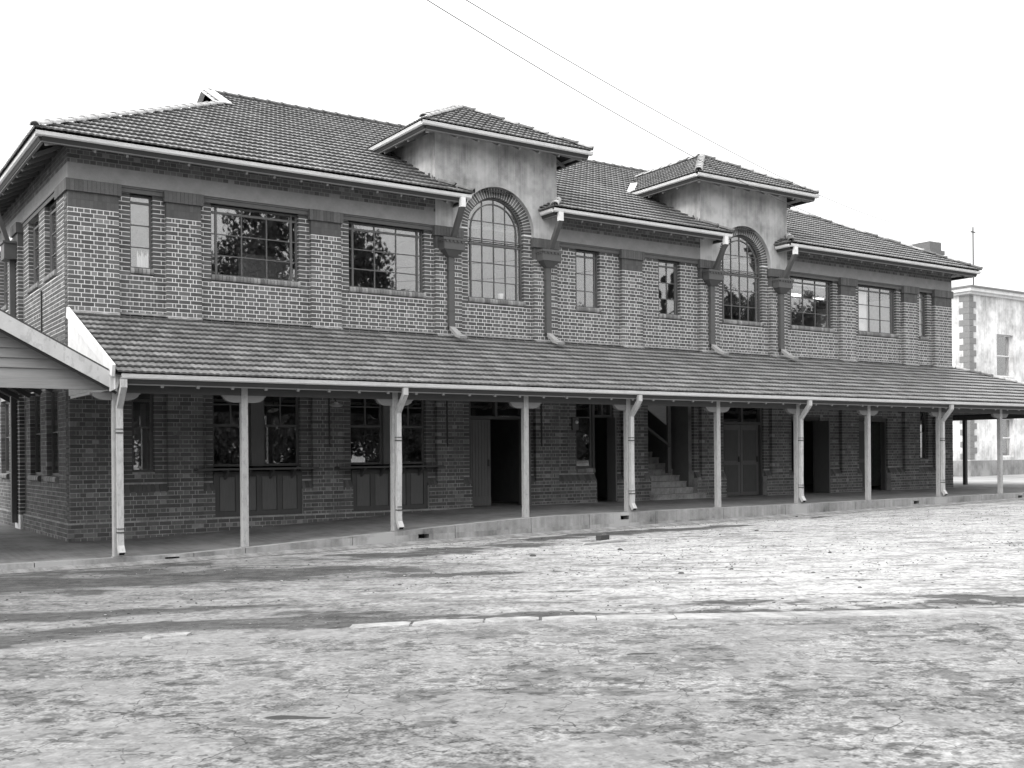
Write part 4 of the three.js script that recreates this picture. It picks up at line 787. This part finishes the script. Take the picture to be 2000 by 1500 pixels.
// --- ground floor: windows, counters, doors, stair
{
  const wl = (x0, x1, y0, y1, cols, rows, label) => windowUnit({ at: [x0, y0, ZW], w: x1 - x0, h: y1 - y0, cols, rows, frame: M.frameLow, t: .05, label });
  wl(1.18, 1.616, 1.27, 3.05, [], [.9]); wl(26.356, 26.792, 1.27, 3.05, [], [.9]);
  for (const [a, b] of [[2.796, 4.71], [5.89, 7.801]]) {
    const w = (b - a - .27) / 2;
    wl(a, a + w, 1.36, 3.05, [[w / 2, .03, .86, 1.64]], [[.86, .05], 1.3]); wl(b - w, b, 1.36, 3.05, [[w / 2, .03, .86, 1.64]], [[.86, .05], 1.3]);
    obj('mullion', new Geo().box(a + w + .002, b - w - .002, 1.36, 3.05, -.3, RD - .02), M.timberMid, B);
    const c = group('counter', B), x0 = a - .44, x1 = b + .26;
    obj('shelf', new Geo().box(x0, x1, 1.285, 1.325, RD - .1, .26), M.timberDark, c);
    for (const t of [.12, .37, .63, .88]) { const x = lerp(a, b, t); obj('bracket', new Geo().prism([[0, 1.284], [0, 1.08], [.05, 1.1], [.24, 1.25], [.24, 1.284]], x - .02, x + .02, (p, q, d) => [d, q, p - .09]), M.timberDark, c); }
    const g = new Geo(), yb = .31, yt = 1.25, zf = -.06; // panelled dado
    g.box(a, b, yb, yt, -.3, zf - .03); g.box(a, b, yt - .09, yt, zf - .03, zf).box(a, b, yb, yb + .11, zf - .03, zf);
    for (let k = 0; k <= 4; k++) { const x = lerp(a + .05, b - .05, k / 4); g.box(x - .055, x + .055, yb + .11, yt - .09, zf - .03, zf); }
    obj('dado_frame', g, M.timberDark, c);
    for (let k = 0; k < 4; k++) { const p = lerp(a + .05, b - .05, k / 4) + .07, q = lerp(a + .05, b - .05, (k + 1) / 4) - .07; obj('dado_panel', new Geo().box(p, q, yb + .125, yt - .105, zf - .029, zf - .012), M.timberMid, c); }
  }
  // doorways
  const doorway = (x0, x1, y0, y1, tr, leaves, name) => {
    const d = group(name || 'doorway', B), t = .07, g = new Geo();
    g.box(x0, x0 + t, y0, y1, -.34, -.17).box(x1 - t, x1, y0, y1, -.34, -.17).box(x0 + t, x1 - t, tr, tr + .07, -.34, -.168).box(x0 + t, x1 - t, y1 - t, y1, -.34, -.17);
    if (y1 - tr > .3) g.box((x0 + x1) / 2 - .03, (x0 + x1) / 2 + .03, tr + .07, y1 - t, -.33, -.175);
    obj('frame', g, M.timberDark, d);
    if (y1 - tr > .3) for (const s of [0, 1]) { const w = (x1 - x0) / 2 - t - .03, p = obj('pane', paneGeo(w, y1 - tr - .14), M.glass, d); p.position.set(s ? x1 - t - w / 2 : x0 + t + w / 2, (tr + y1) / 2, -.25); }
    for (const [a, b, kind, ang] of leaves) {
      const L = group('door', d, ang ? b : a, 0, -.27); L.rotation.y = ang || 0; const w = b - a, s = ang ? -1 : 1, X = (p) => s > 0 ? p : -w + p;
      if (kind === 'plank') { const n = 7; for (let k = 0; k < n; k++) obj('plank', new Geo().box(X(k * w / n + .003), X((k + 1) * w / n - .003), y0 + .02, tr - .01, -.02, .02 + rr(-.002, .002)), M.timberMid, L); obj('rail', new Geo().box(X(.01), X(w - .01), y0 + .02, y0 + .24, .024, .04), M.timberMid, L); }
      else { obj('leaf', new Geo().box(X(.004), X(w - .004), y0 + .02, tr - .01, -.02, .015), M.timberMid, L); for (const [p, q] of [[.12, .9], [1.02, 1.9]]) obj('panel_mould', new Geo().box(X(.1), X(w - .1), y0 + p, y0 + q, .015, .024), M.timberDark, L); }
      obj('handle', new Geo().box(X(w - .09), X(w - .05), y0 + .98, y0 + 1.14, .021, .05), M.iron, L);
    }
    return d;
  };
  doorway(8.981, 10.596, .3, 3.05, 2.42, [[9.05, 9.66, 'plank', 0], [9.95, 10.52, 'plank', 1.45]]);
  doorway(17.376, 18.99, .3, 3.05, 2.36, [[17.446, 18.18, 'panel', 0], [18.186, 18.92, 'panel', 0]]);
  doorway(20.17, 21.45, .3, 2.62, 2.5, [[20.6, 21.38, 'panel', 1.3]]); doorway(23.262, 24.66, .3, 2.62, 2.5, [[23.332, 23.95, 'panel', 0]]);
  // doorway with side light
  { const d = doorway(12.74, 13.396, .3, 3.05, 2.5, [[12.82, 13.32, 'panel', 1.35]]); wl(12.17, 12.738, 1.2, 3.05, [], [1.3]); obj('sill', sillGeo(12.16, 12.74, 1.19, RD + .06), M.sill, B); }
  // the stair seen through its opening
  const st = group('stair', B), x0 = 14.58, x1 = 16.44;
  for (let k = 0; k < 11; k++) { const z1 = k === 0 ? .16 : -.12 - (k - 1) * .29, y = .28 + (k + 1) * .165; obj('step', new Geo().box(k ? 14.6 : 14.52, k ? 16.24 : x1, y - .165, y - .035, z1 - .34, z1 - .02).box(k ? 14.6 : 14.51, k ? 16.24 : x1 + .012, y - .035, y, z1 - .34, z1), M.step, st); }
  obj('newel', new Geo().box(15.74, 15.86, 1.0, 3.2, -.75, -.63), M.frameLow, st);
  obj('soffit_board', new Geo().hull8([[14.6, 3.05, -.72], [15.74, 2.34, -.72], [15.74, 3.3, -.72], [14.6, 3.3, -.72], [14.6, 3.05, -.68], [15.74, 2.34, -.68], [15.74, 3.3, -.68], [14.6, 3.3, -.68]]), M.weatherboard, st);
  obj('handrail', new Geo().bar([14.7, 2.35, -.5], [15.8, 1.75, -.6], .05, .07), M.timberDark, st);
  obj('stair_wall', new Geo().box(14.5, 14.56, .3, 3.6, -5, -.36).box(16.26, 16.32, .3, 3.6, -5, -.36), M.interior, st);
  // conduits and pipes on the wall
  for (const x of [5.33, 8.3, 11.0]) obj('conduit', new Geo().tube([[x, 1.75, .015], [x, 3.2, .015]], .018, 6), M.iron, B);
}

// ---------------------------------------------------------------- gabled timber canopy at the left
{
  const c = group('timber_canopy'); tag(c, 'timber gabled canopy with pale bargeboard and weatherboards at the left edge', 'canopy');
  const sl = .545, xr = .07, yr = 2.93, xm = -3.7, top = (x) => x > xm ? yr + sl * (xr - x) : yr + sl * (xr - 2 * xm + x), xl = 2 * xm - xr, zf = 3.36, zb = -6.2;
  const k = 1 / Math.hypot(1, sl);
  const bb = new Geo(); bb.prism([[xr, yr - .27], [xr, yr - .0], [xm, top(xm)], [xm, top(xm) - .285]].reverse(), zf - .035, zf, (p, q, d) => [p, q, d]);
  obj('bargeboard', bb, M.barge, c);
  obj('bargeboard', new Geo().prism([[xm - .002, top(xm) - .285], [xm - .002, top(xm)], [xl, yr], [xl, yr - .27]].reverse(), zf - .035, zf, (p, q, d) => [p, q, d]), M.barge, c);
  obj('barge_mould', new Geo().bar([xr, yr - .285, zf - .06], [xm, top(xm) - .3, zf - .06], .04, .05), M.fascia, c);
  // corner bracket boxes at the foot of the gable
  obj('eave_return', new Geo().hull8([[xr - .12, 2.68, zf - .1], [xr + .0, 2.72, zf - .1], [xr + .06, 2.96, zf - .1], [xr - .12, 2.93, zf - .1], [xr - .12, 2.66, zf + .03], [xr + .0, 2.72, zf + .03], [xr + .06, 2.96, zf + .03], [xr - .12, 2.93, zf + .03]]), M.barge, c);
  // weatherboards: each laps the one below
  for (let i = 0; i < 12; i++) {
    const y0 = 2.87 + i * .158, y1 = y0 + .166, tri = (y) => [xm + (xm - xl) * 0 - (top(xm) - .2 - y) / sl, xm + (top(xm) - .2 - y) / sl]; if (y1 > top(xm) - .35) break;
    const [a0, b0] = tri(y0), [a1, b1] = tri(y1);
    obj('weatherboard', new Geo().hull8([[a0, y0, 3.0], [b0, y0, 3.0], [b1, y1, 3.0], [a1, y1, 3.0], [a0, y0, 3.056], [b0, y0, 3.056], [b1, y1, 3.02], [a1, y1, 3.02]]), M.weatherboard, c);
  }
  obj('beam', new Geo().box(xl, xr - .1, 2.70, 2.868, 2.98, 3.075), M.weatherboard, c);
  // roof sheets
  const rg = new Geo(), sheet = (xa, xb) => { rg.hull8([[xa, top(xa) - .0, zb], [xb, top(xb), zb], [xb, top(xb) + .03, zb], [xa, top(xa) + .03, zb], [xa, top(xa), zf], [xb, top(xb), zf], [xb, top(xb) + .03, zf], [xa, top(xa) + .03, zf]]); };
  sheet(xm, -.06); sheet(xl, xm); obj('roof_sheet', rg, M.soffit, c);
  const raf = new Geo(); for (let z = 2.4; z > zb; z -= 1.2) { raf.bar([-.07, top(-.07) - .08, z], [xm, top(xm) - .08, z], .05, .11); raf.bar([xm, top(xm) - .08, z], [xl, yr - .08, z], .05, .11); } obj('rafter', raf, M.timberDark, c);
  for (const z of [3.03, -1.5, -6.05]) { const p = obj('post', new Geo().box(xl - .06, xl + .06, -.15, 2.7, z - .06, z + .06), M.post, c); }
  obj('post', new Geo().box(xm - .06, xm + .06, -.15, 2.86, -6.11, -5.99), M.post, c);
}
// ---------------------------------------------------------------- lamps and small things
{
  const l = group('hanging_lamp', scene, 4.82, 0, 1.5); tag(l, 'white enamel shade lamp hanging under the verandah roof', 'lamp');
  const prof2 = [[.01, .05], [.03, .045], [.05, .02], [.09, 0], [.13, -.012], [.132, -.018], [.09, -.008], [.045, .01], [.01, .02]].map(([x, y]) => new THREE.Vector2(x, y));
  const s = obj('lamp_shade', new THREE.LatheGeometry(prof2, 24), M.enamel, l); s.position.y = 2.62; s.rotation.x = .35; s.rotation.z = .1;
  obj('stem', new Geo().tube([[0, 2.66, 0], [-.02, 2.78, -.05], [-.02, VY + VM * (VE - 1.45) - .06, -.05]], .012, 6), M.iron, l);
  obj('bulb', new THREE.SphereGeometry(.035, 12, 8).translate(0, 2.6, .012), M.enamel, l);
  const n = group('wall_lantern', scene, 12.12, 2.32, .0); tag(n, 'small square wall lantern beside the side-lit doorway', 'lamp');
  obj('back_plate', new Geo().box(-.11, .07, -.16, .16, -.1, -.04), M.timberMid, n); obj('glass_globe', new THREE.SphereGeometry(.045, 14, 10).translate(-.02, .05, .0), M.enamel, n); obj('arm', new Geo().box(-.03, -.01, .03, .07, -.04, -.02), M.iron, n);
  const cup = obj('white_jug', new THREE.LatheGeometry([[0, 0], [.06, 0], [.068, .09], [.075, .17], [.07, .17], [.062, .09], [.055, .012], [0, .012]].map(([x, y]) => new THREE.Vector2(x, y)), 20), M.enamel); cup.position.set(10.05, SILL + .012, -.34);
  tag(cup, 'white jug standing inside the nearer arched window', 'jug');
  // tubes lit inside the room behind the first window past the farther tower
  [[23.08, 6.75], [24.2, 6.7]].forEach(([x, y], i) => {
    const t = group('tube_light', scene, x, y, -2.5); tag(t, i ? 'right one of two lit ceiling tubes seen through the window' : 'left one of two lit ceiling tubes seen through the window', 'light', 'ceiling tubes');
    obj('tube', new Geo().tube([[-.24, 0, 0], [.24, 0, 0]], .028, 8), new THREE.MeshStandardMaterial({ color: grey(.9), emissive: grey(1), emissiveIntensity: 1.6 }), t);
    obj('housing', new Geo().box(-.26, .26, .032, .07, -.05, .05).box(-.2, -.19, .07, 7.05 - y, -.006, .006).box(.19, .2, .07, 7.05 - y, -.006, .006), M.white, t);
    const L = new THREE.PointLight(0xffffff, 1.2, 12); L.position.set(0, -.09, 0); L.castShadow = true; t.add(L);
  });
  // papers, blinds and furniture that show through the upper windows
  const cab = group('office_cupboard', scene, 4.35, 4.2, -1.5); tag(cab, 'pale office cupboard behind the first wide upper window', 'cupboard');
  obj('carcass', new Geo().box(-.5, .75, 0, 1.9, -.5, 0), mat(.2, .8), cab); obj('door_leaf', new Geo().box(-.47, .115, .05, 1.85, .001, .02).box(.135, .72, .05, 1.85, .001, .02), mat(.24, .8), cab);
  const bl = obj('roller_blind', new Geo().box(23.3, 23.95, 5.4, 6.66, -.34, -.33).tube([[23.28, 6.68, -.335], [23.97, 6.68, -.335]], .025, 8), M.curtain); tag(bl, 'pale roller blind drawn behind the last wide upper window', 'blind');
  const ct = group('lace_curtain', scene, 1.2, 5.36, -.33); tag(ct, 'short white curtain behind the narrow left window', 'curtain');
  { const g = new Geo(); for (let k = 0; k < 12; k++) { const x0 = .16 + k * .018, x1 = x0 + .018, z = (q) => .012 * Math.sin(q * 9 + q * q), h = (q) => .3 + .1 * Math.sin(q * 2.1) * Math.sin(q); g.hull8([[x0, 0, z(k) - .003], [x1, 0, z(k + 1) - .003], [x1, h(k + 1), z(k + 1) - .003], [x0, h(k), z(k) - .003], [x0, 0, z(k)], [x1, 0, z(k + 1)], [x1, h(k + 1), z(k + 1)], [x0, h(k), z(k)]]); } obj('cloth', g, M.curtain, ct); }
}
// stones, debris
{
  const P3 = [[6.09, 10.48, .075], [9.83, 10.02, .09], [2.8, 12.28, .05], [4.94, 13.32, .03], [6.97, 10.6, .04], [7.48, 11.7, .045], [9.41, 6.41, .05], [6.55, 11.8, .025], [7.17, 12.22, .04], [6.69, 13.14, .035], [5.71, 13.38, .03], [5.98, 14.25, .03], [6.03, 14.31, .025], [5.88, 14.83, .06], [4.21, 13.21, .02], [4.92, 9.29, .03], [7.71, 9.54, .03], [9.73, 10.86, .02], [3.61, 9.32, .035], [4.36, 7.15, .035], [2.43, 8.84, .03], [1.79, 9.1, .025], [-1.92, 9.66, .04], [-2.09, 9.74, .03], [1.83, 11.27, .025], [2.05, 11.36, .02], [12.45, 5.85, .05], [16.27, 3.55, .09], [8.19, 7.23, .03], [7.87, 13.24, .03], [5.96, 6.92, .06], [7.69, 7.13, .06], [1.72, 14.75, .05]];
  const base = new THREE.IcosahedronGeometry(1, 2), geos = [0, 1, 2].map((k) => { const g = base.clone(), p = g.attributes.position; for (let i = 0; i < p.count; i++) { const x = p.getX(i), y = p.getY(i), z = p.getZ(i), f = .75 + .5 * fbm(x * 1.6 + k * 7 + 9, z * 1.6 + y * 1.9 + 4, 3); p.setXYZ(i, x * f, y * f * .55, z * f * .8); } g.computeVertexNormals(); return g; });
  P3.forEach(([x, z, r], i) => { const s = obj('stone', geos[i % 3], M.stone); r *= .72 + .25 * Math.sin(i * 5.1); s.position.set(x, G(x) + r * .16, z); s.scale.set(r, r * rr(.7, 1.1), r * rr(.7, 1.2)); s.rotation.y = rr(0, 6); tag(s, i === 0 ? 'dark flat stone lying in the middle of the pale yard' : 'small dark stone lying loose on the yard', 'stone', i === 0 ? undefined : 'loose stones on the yard'); });
  const br = group('loose_brick', scene, 8.78, G(8.78), 5.25); br.rotation.y = .25; tag(br, 'dark loose brick block lying in the gutter near the platform', 'brick'); obj('block', new Geo().box(-.14, .14, .0, .1, -.06, .06), mat(.05, .9, { map: rep(grain, 3) }), br); obj('mortar_lump', new Geo().box(.05, .12, .1, .115, -.05, .03), M.concrete, br);
  const sk = obj('wooden_batten', new Geo().hull8([[-.55, 0, -.03], [.5, .01, -.03], [.56, .05, -.03], [-.5, .025, -.03], [-.55, 0, .03], [.5, .01, .03], [.56, .05, .03], [-.5, .025, .03]]), mat(.4, .8, { map: rep(board, 1) })); sk.position.set(8.35, G(8.35) + .01, 5.85); sk.rotation.y = .05; tag(sk, 'short pale batten lying in front of the loose brick', 'batten');
  // fine grit over the yard
  const n = 5200, im = new THREE.InstancedMesh(geos[0], new THREE.MeshStandardMaterial({ color: grey(1), roughness: .95 }), n), m = new THREE.Matrix4(), q = new THREE.Quaternion(), e = new THREE.Euler(); let c = 0;
  for (let i = 0; i < n * 6 && c < n; i++) { const x = rr(-5, 24), z = rr(3.5, 16), ez = x < 14 ? edgeZ(x) : 99; if (z > ez - .15) continue; const dens = fbm(x * .6 + 3, z * 1.1, 3) + .35 * Math.exp(-Math.pow((ez - z - .6) / .6, 2)); if (dens < rr(.38, .8)) continue; const r = .004 + .014 * Math.pow(rnd(), 3); e.set(0, rr(0, 6), 0); m.compose(new THREE.Vector3(x, G(x) + .008 + r * .2, z), q.setFromEuler(e), new THREE.Vector3(r, r * .8, r)); im.setMatrixAt(c, m); im.setColorAt(c, grey(rnd() < .93 ? rr(.05, .16) : rr(.2, .4))); c++; }
  im.count = c; im.name = 'gravel'; im.userData = { kind: 'stuff', label: 'loose grit and pebbles scattered over the yard' }; im.castShadow = im.receiveShadow = true; scene.add(im);
}
// ---------------------------------------------------------------- overhead wires
const wireAt = (s, k) => [-1 + 59 * s, k ? 6.298 + .432 * s + 9.786 * s * s : 6.476 + 2.473 * s + 7.043 * s * s, 13.2 - 30.2 * s];
for (const k of [0, 1]) { const pts = []; for (let s = -.2; s <= .7801; s += .02) pts.push(wireAt(s, k)); const w = obj('overhead_wire', new Geo().tube(pts, .0055, 5), M.iron); tag(w, k ? 'lower overhead wire crossing in front of the farther tower roof' : 'upper overhead wire crossing the sky to the right', 'wire'); }
{ const p = group('wire_pole', scene, -12.8, G(-12.8), 19.24); tag(p, 'timber pole that carries the overhead wires behind the viewer', 'pole'); obj('shaft', new Geo().tube([[0, 0, 0], [0, 7.4, 0]], [.14, .1], 10), M.bark, p); obj('crossarm', new Geo().box(-.6, .6, 6.45, 6.57, -.05, .05), M.bark, p); }

// ---------------------------------------------------------------- neighbouring building at the right
{
  const n = group('rendered_building'); tag(n, 'pale rendered building with brick quoins beyond the right end of the verandah', 'building');
  const x0 = 45, x1 = 72, z1 = -10.6, z0 = -34, gy = G(45) - .1, ty = 9.5;
  const w = new Geo(); w.box(x0, x0 + .4, gy, ty, z0, z1 - .4); const op = []; for (let k = 0; k < 5; k++) for (const [a, b] of [[1.2, 3.2], [5.4, 7.6]]) op.push([x0 + 2.4 + k * 5.2, x0 + 3.9 + k * 5.2, a, b]);
  const xs = [...new Set([x0, x1, ...op.flatMap((o) => [o[0], o[1]])])].sort((a, b) => a - b);
  for (let i = 0; i + 1 < xs.length; i++) { const m = (xs[i] + xs[i + 1]) / 2, hs = op.filter((o) => o[0] < m && o[1] > m); let y = gy; for (const h of hs) { w.box(xs[i], xs[i + 1], y, h[2], z1 - .4, z1); y = h[3]; } w.box(xs[i], xs[i + 1], y, ty, z1 - .4, z1); }
  w.box(x1 - .4, x1, gy, ty, z0, z1 - .4); w.box(x0, x1, gy, ty, z0 - .4, z0); obj('wall', w, M.render2, n);
  obj('plinth', new Geo().box(x0 - .04, x1, gy, gy + .9, z1 - .3, z1 + .04).box(x0 - .04, x0 + .2, gy, gy + .9, z0, z1 - .3), M.concrete, n);
  for (const o of op) { const f = group('window', n); obj('frame', new Geo().box(o[0], o[0] + .07, o[2], o[3], z1 - .25, z1 - .18).box(o[1] - .07, o[1], o[2], o[3], z1 - .25, z1 - .18).box(o[0] + .07, o[1] - .07, o[2], o[2] + .07, z1 - .25, z1 - .18).box(o[0] + .07, o[1] - .07, o[3] - .07, o[3], z1 - .25, z1 - .18).box(o[0] + .07, o[1] - .07, (o[2] + o[3]) / 2 - .03, (o[2] + o[3]) / 2 + .03, z1 - .25, z1 - .175), M.white, f); const p = obj('pane', paneGeo(o[1] - o[0] - .14, o[3] - o[2] - .14), M.glass, f); p.position.set((o[0] + o[1]) / 2, (o[2] + o[3]) / 2, z1 - .22); }
  obj('room', new Geo().box(x0 + .5, x1 - .5, 4.2, 4.4, z0, z1 - .5).box(x0 + .5, x1 - .5, gy, ty, z1 - 5, z1 - 4.9), M.interior, n);
  for (let k = 0; k < 27; k++) { const y = gy + .95 + k * .31, big = k % 2; obj('quoin', new Geo().box(x0 - .03, x0 + (big ? .55 : .33), y + .006, y + .304, z1 - (big ? .33 : .55), z1 + .03), mat(.24, .9, { map: rep(grain, 1) }), n); }
  obj('cornice', new Geo().box(x0 - .18, x1 + .18, ty, ty + .12, z0 - .5, z1 + .18).box(x0 - .34, x1 + .34, ty + .12, ty + .3, z0 - .6, z1 + .34), M.white, n);
  obj('cornice_shadow_mould', new Geo().box(x0 - .42, x1 + .42, ty + .3, ty + .38, z0 - .65, z1 + .42), M.trim, n);
  obj('roof', new Geo().hull8([[x0 - .4, ty + .38, z0 - .6], [x1 + .4, ty + .38, z0 - .6], [x1 - 8, ty + 1, z0 + 9], [x0 + 8, ty + 1, z0 + 9], [x0 - .4, ty + .38, z1 + .4], [x1 + .4, ty + .38, z1 + .4], [x1 - 8, ty + 1, z1 - 8], [x0 + 8, ty + 1, z1 - 8]]), M.ridgeDark, n);
  obj('downpipe', new Geo().tube([[x0 - .07, gy, z1 - 1.6], [x0 - .07, ty, z1 - 1.6]], .05, 8), M.trim, n);
  obj('wire_mast', new Geo().tube([[45.02, ty + .3, -10.35], [45.02, 12.85, -10.35]], .03, 8).box(44.85, 45.2, 12.58, 12.63, -10.37, -10.33), M.iron, n);
  const ch = group('chimney', n, 46.1, 9.75, -14.1), brk = mat(.2, .9, { map: rep(grain, 1) });
  obj('stack', new Geo().box(-.42, .42, 0, 2.15, -.75, .75).box(-.45, .45, 1.3, 1.4, -.78, .78), brk, ch); obj('chimney_cap', new Geo().box(-.5, .5, 2.15, 2.3, -.83, .83).box(-.62, .62, 2.3, 2.5, -.95, .95).box(-.5, .5, 2.5, 2.95, -.82, .82), mat(.16, .9, { map: rep(grain, 1) }), ch);
}
// ---------------------------------------------------------------- trees across the yard, behind the viewer (mirrored in the upper windows)
{
  const crownGeo = (kind, s) => {
    const g = new Geo(); let n = 0; const clumps = [];
    for (let i = 0; i < (kind ? 60 : 90); i++) { if (kind) { const h = Math.pow(rnd(), .8), r = (1 - h) * .95 + .06, a = rr(0, 6.28); clumps.push([Math.cos(a) * r * rr(.5, 1), h, Math.sin(a) * r * rr(.5, 1), .16 * (1.2 - h)]); } else { const a = rr(0, 6.28), v = rr(-1, 1), r = Math.sqrt(1 - v * v) * rr(.35, 1); clumps.push([Math.cos(a) * r, .5 + v * .5, Math.sin(a) * r, rr(.14, .3)]); } }
    for (const [x, y, z, r] of clumps) for (let k = 0; k < 300; k++) { const a = rr(0, 6.28), v = rr(-1, 1), q = Math.cbrt(rr(.1, 1)) * r, c = [x + q * Math.sqrt(1 - v * v) * Math.cos(a), y + q * v * .5, z + q * Math.sqrt(1 - v * v) * Math.sin(a)], l = rr(.02, .036); const u = new THREE.Vector3(rr(-1, 1), rr(-.6, .6), rr(-1, 1)).normalize(), w = new THREE.Vector3(rr(-1, 1), rr(-1, 1), rr(-1, 1)).cross(u).normalize(); g.quad([c[0] - u.x * l, c[1] - u.y * l * .5, c[2] - u.z * l], [c[0] + w.x * l * .6, c[1] + w.y * l * .3, c[2] + w.z * l * .6], [c[0] + u.x * l, c[1] + u.y * l * .5, c[2] + u.z * l], [c[0] - w.x * l * .6, c[1] - w.y * l * .3, c[2] - w.z * l * .6]); }
    return g.build();
  };
  const crowns = [crownGeo(0), crownGeo(0), crownGeo(1)];
  const T = [[23.7, 45, 23, 5.0, 0, 'tallest spreading tree across the yard behind the viewer'], [16, 49, 12.4, 4, 1, 'low spreading tree left of the tallest one across the yard'], [18.4, 44, 14, 4.2, 1, 'low tree leaning in front of the tallest one across the yard'], [31.5, 48, 12.6, 4, 0, 'low spreading tree right of the tallest one across the yard'], [38.5, 50, 12.2, 4.4, 1, 'low broad tree opposite the nearer arched window'], [46.5, 49, 13, 4.2, 0, 'round tree opposite the middle of the building'], [54, 46, 16.5, 2.8, 2, 'first dark conifer opposite the farther tower'], [59, 48, 16.5, 3.2, 2, 'tall dark conifer opposite the farther tower'], [65, 47, 15, 4.6, 1, 'broad dark tree opposite the farther arched window'], [73, 50, 15.5, 5, 0, 'large dark tree at the right end across the yard'], [82, 54, 16, 5.5, 1, 'farthest large tree across the yard'], [6, 52, 9.5, 4.6, 0, 'short tree opposite the left corner across the yard']];
  const words = ['leftmost', 'second from the left', 'third from the left', 'fourth from the left', 'fifth from the left', 'sixth from the left', 'seventh from the left', 'eighth from the left', 'ninth from the left', 'tenth from the left', 'eleventh from the left', 'twelfth from the left', 'thirteenth from the left', 'fourteenth from the left', 'fifteenth from the left', 'sixteenth from the left', 'last on the right'];
  for (let i = 0; i < 17; i++) T.push([-52 + i * 9, 58 + (i % 3) * 3, 10 + (i * 7 % 4) * .8, 6.2, i % 2, `tree in the far row behind the viewer, ${words[i]}`]);
  for (const [x, z, h, r, k, label] of T) {
    const t = group(k === 2 ? 'conifer_tree' : 'broad_tree', scene, x, G(x) - .05, z); tag(t, label, 'tree'); const tr = new Geo(), y0 = k === 2 ? h * .05 : h > 20 ? h * .2 : h * .02;
    tr.tube([[0, 0, 0], [.1, h * .3, .05], [0, h * .62, 0], [.05, h * .9, 0]], [h * .022, h * .017, h * .01, .03], 8);
    for (let i = 0; i < 7; i++) { const a = i * 2.4 + x, y = h * (.3 + i * .07); tr.tube([[0, y, 0], [Math.cos(a) * r * .45, y + h * .05, Math.sin(a) * r * .45], [Math.cos(a) * r * .8, y + h * .09, Math.sin(a) * r * .8]], [h * .008, h * .005, .02], 5); }
    obj('trunk', tr, M.bark, t); const c = obj('crown', crowns[k], k === 2 ? M.leafDark : M.leaf, t); c.position.y = y0; c.scale.set(r, h - y0, r); c.rotation.y = x;
  }
}
renderer.render(scene, camera);
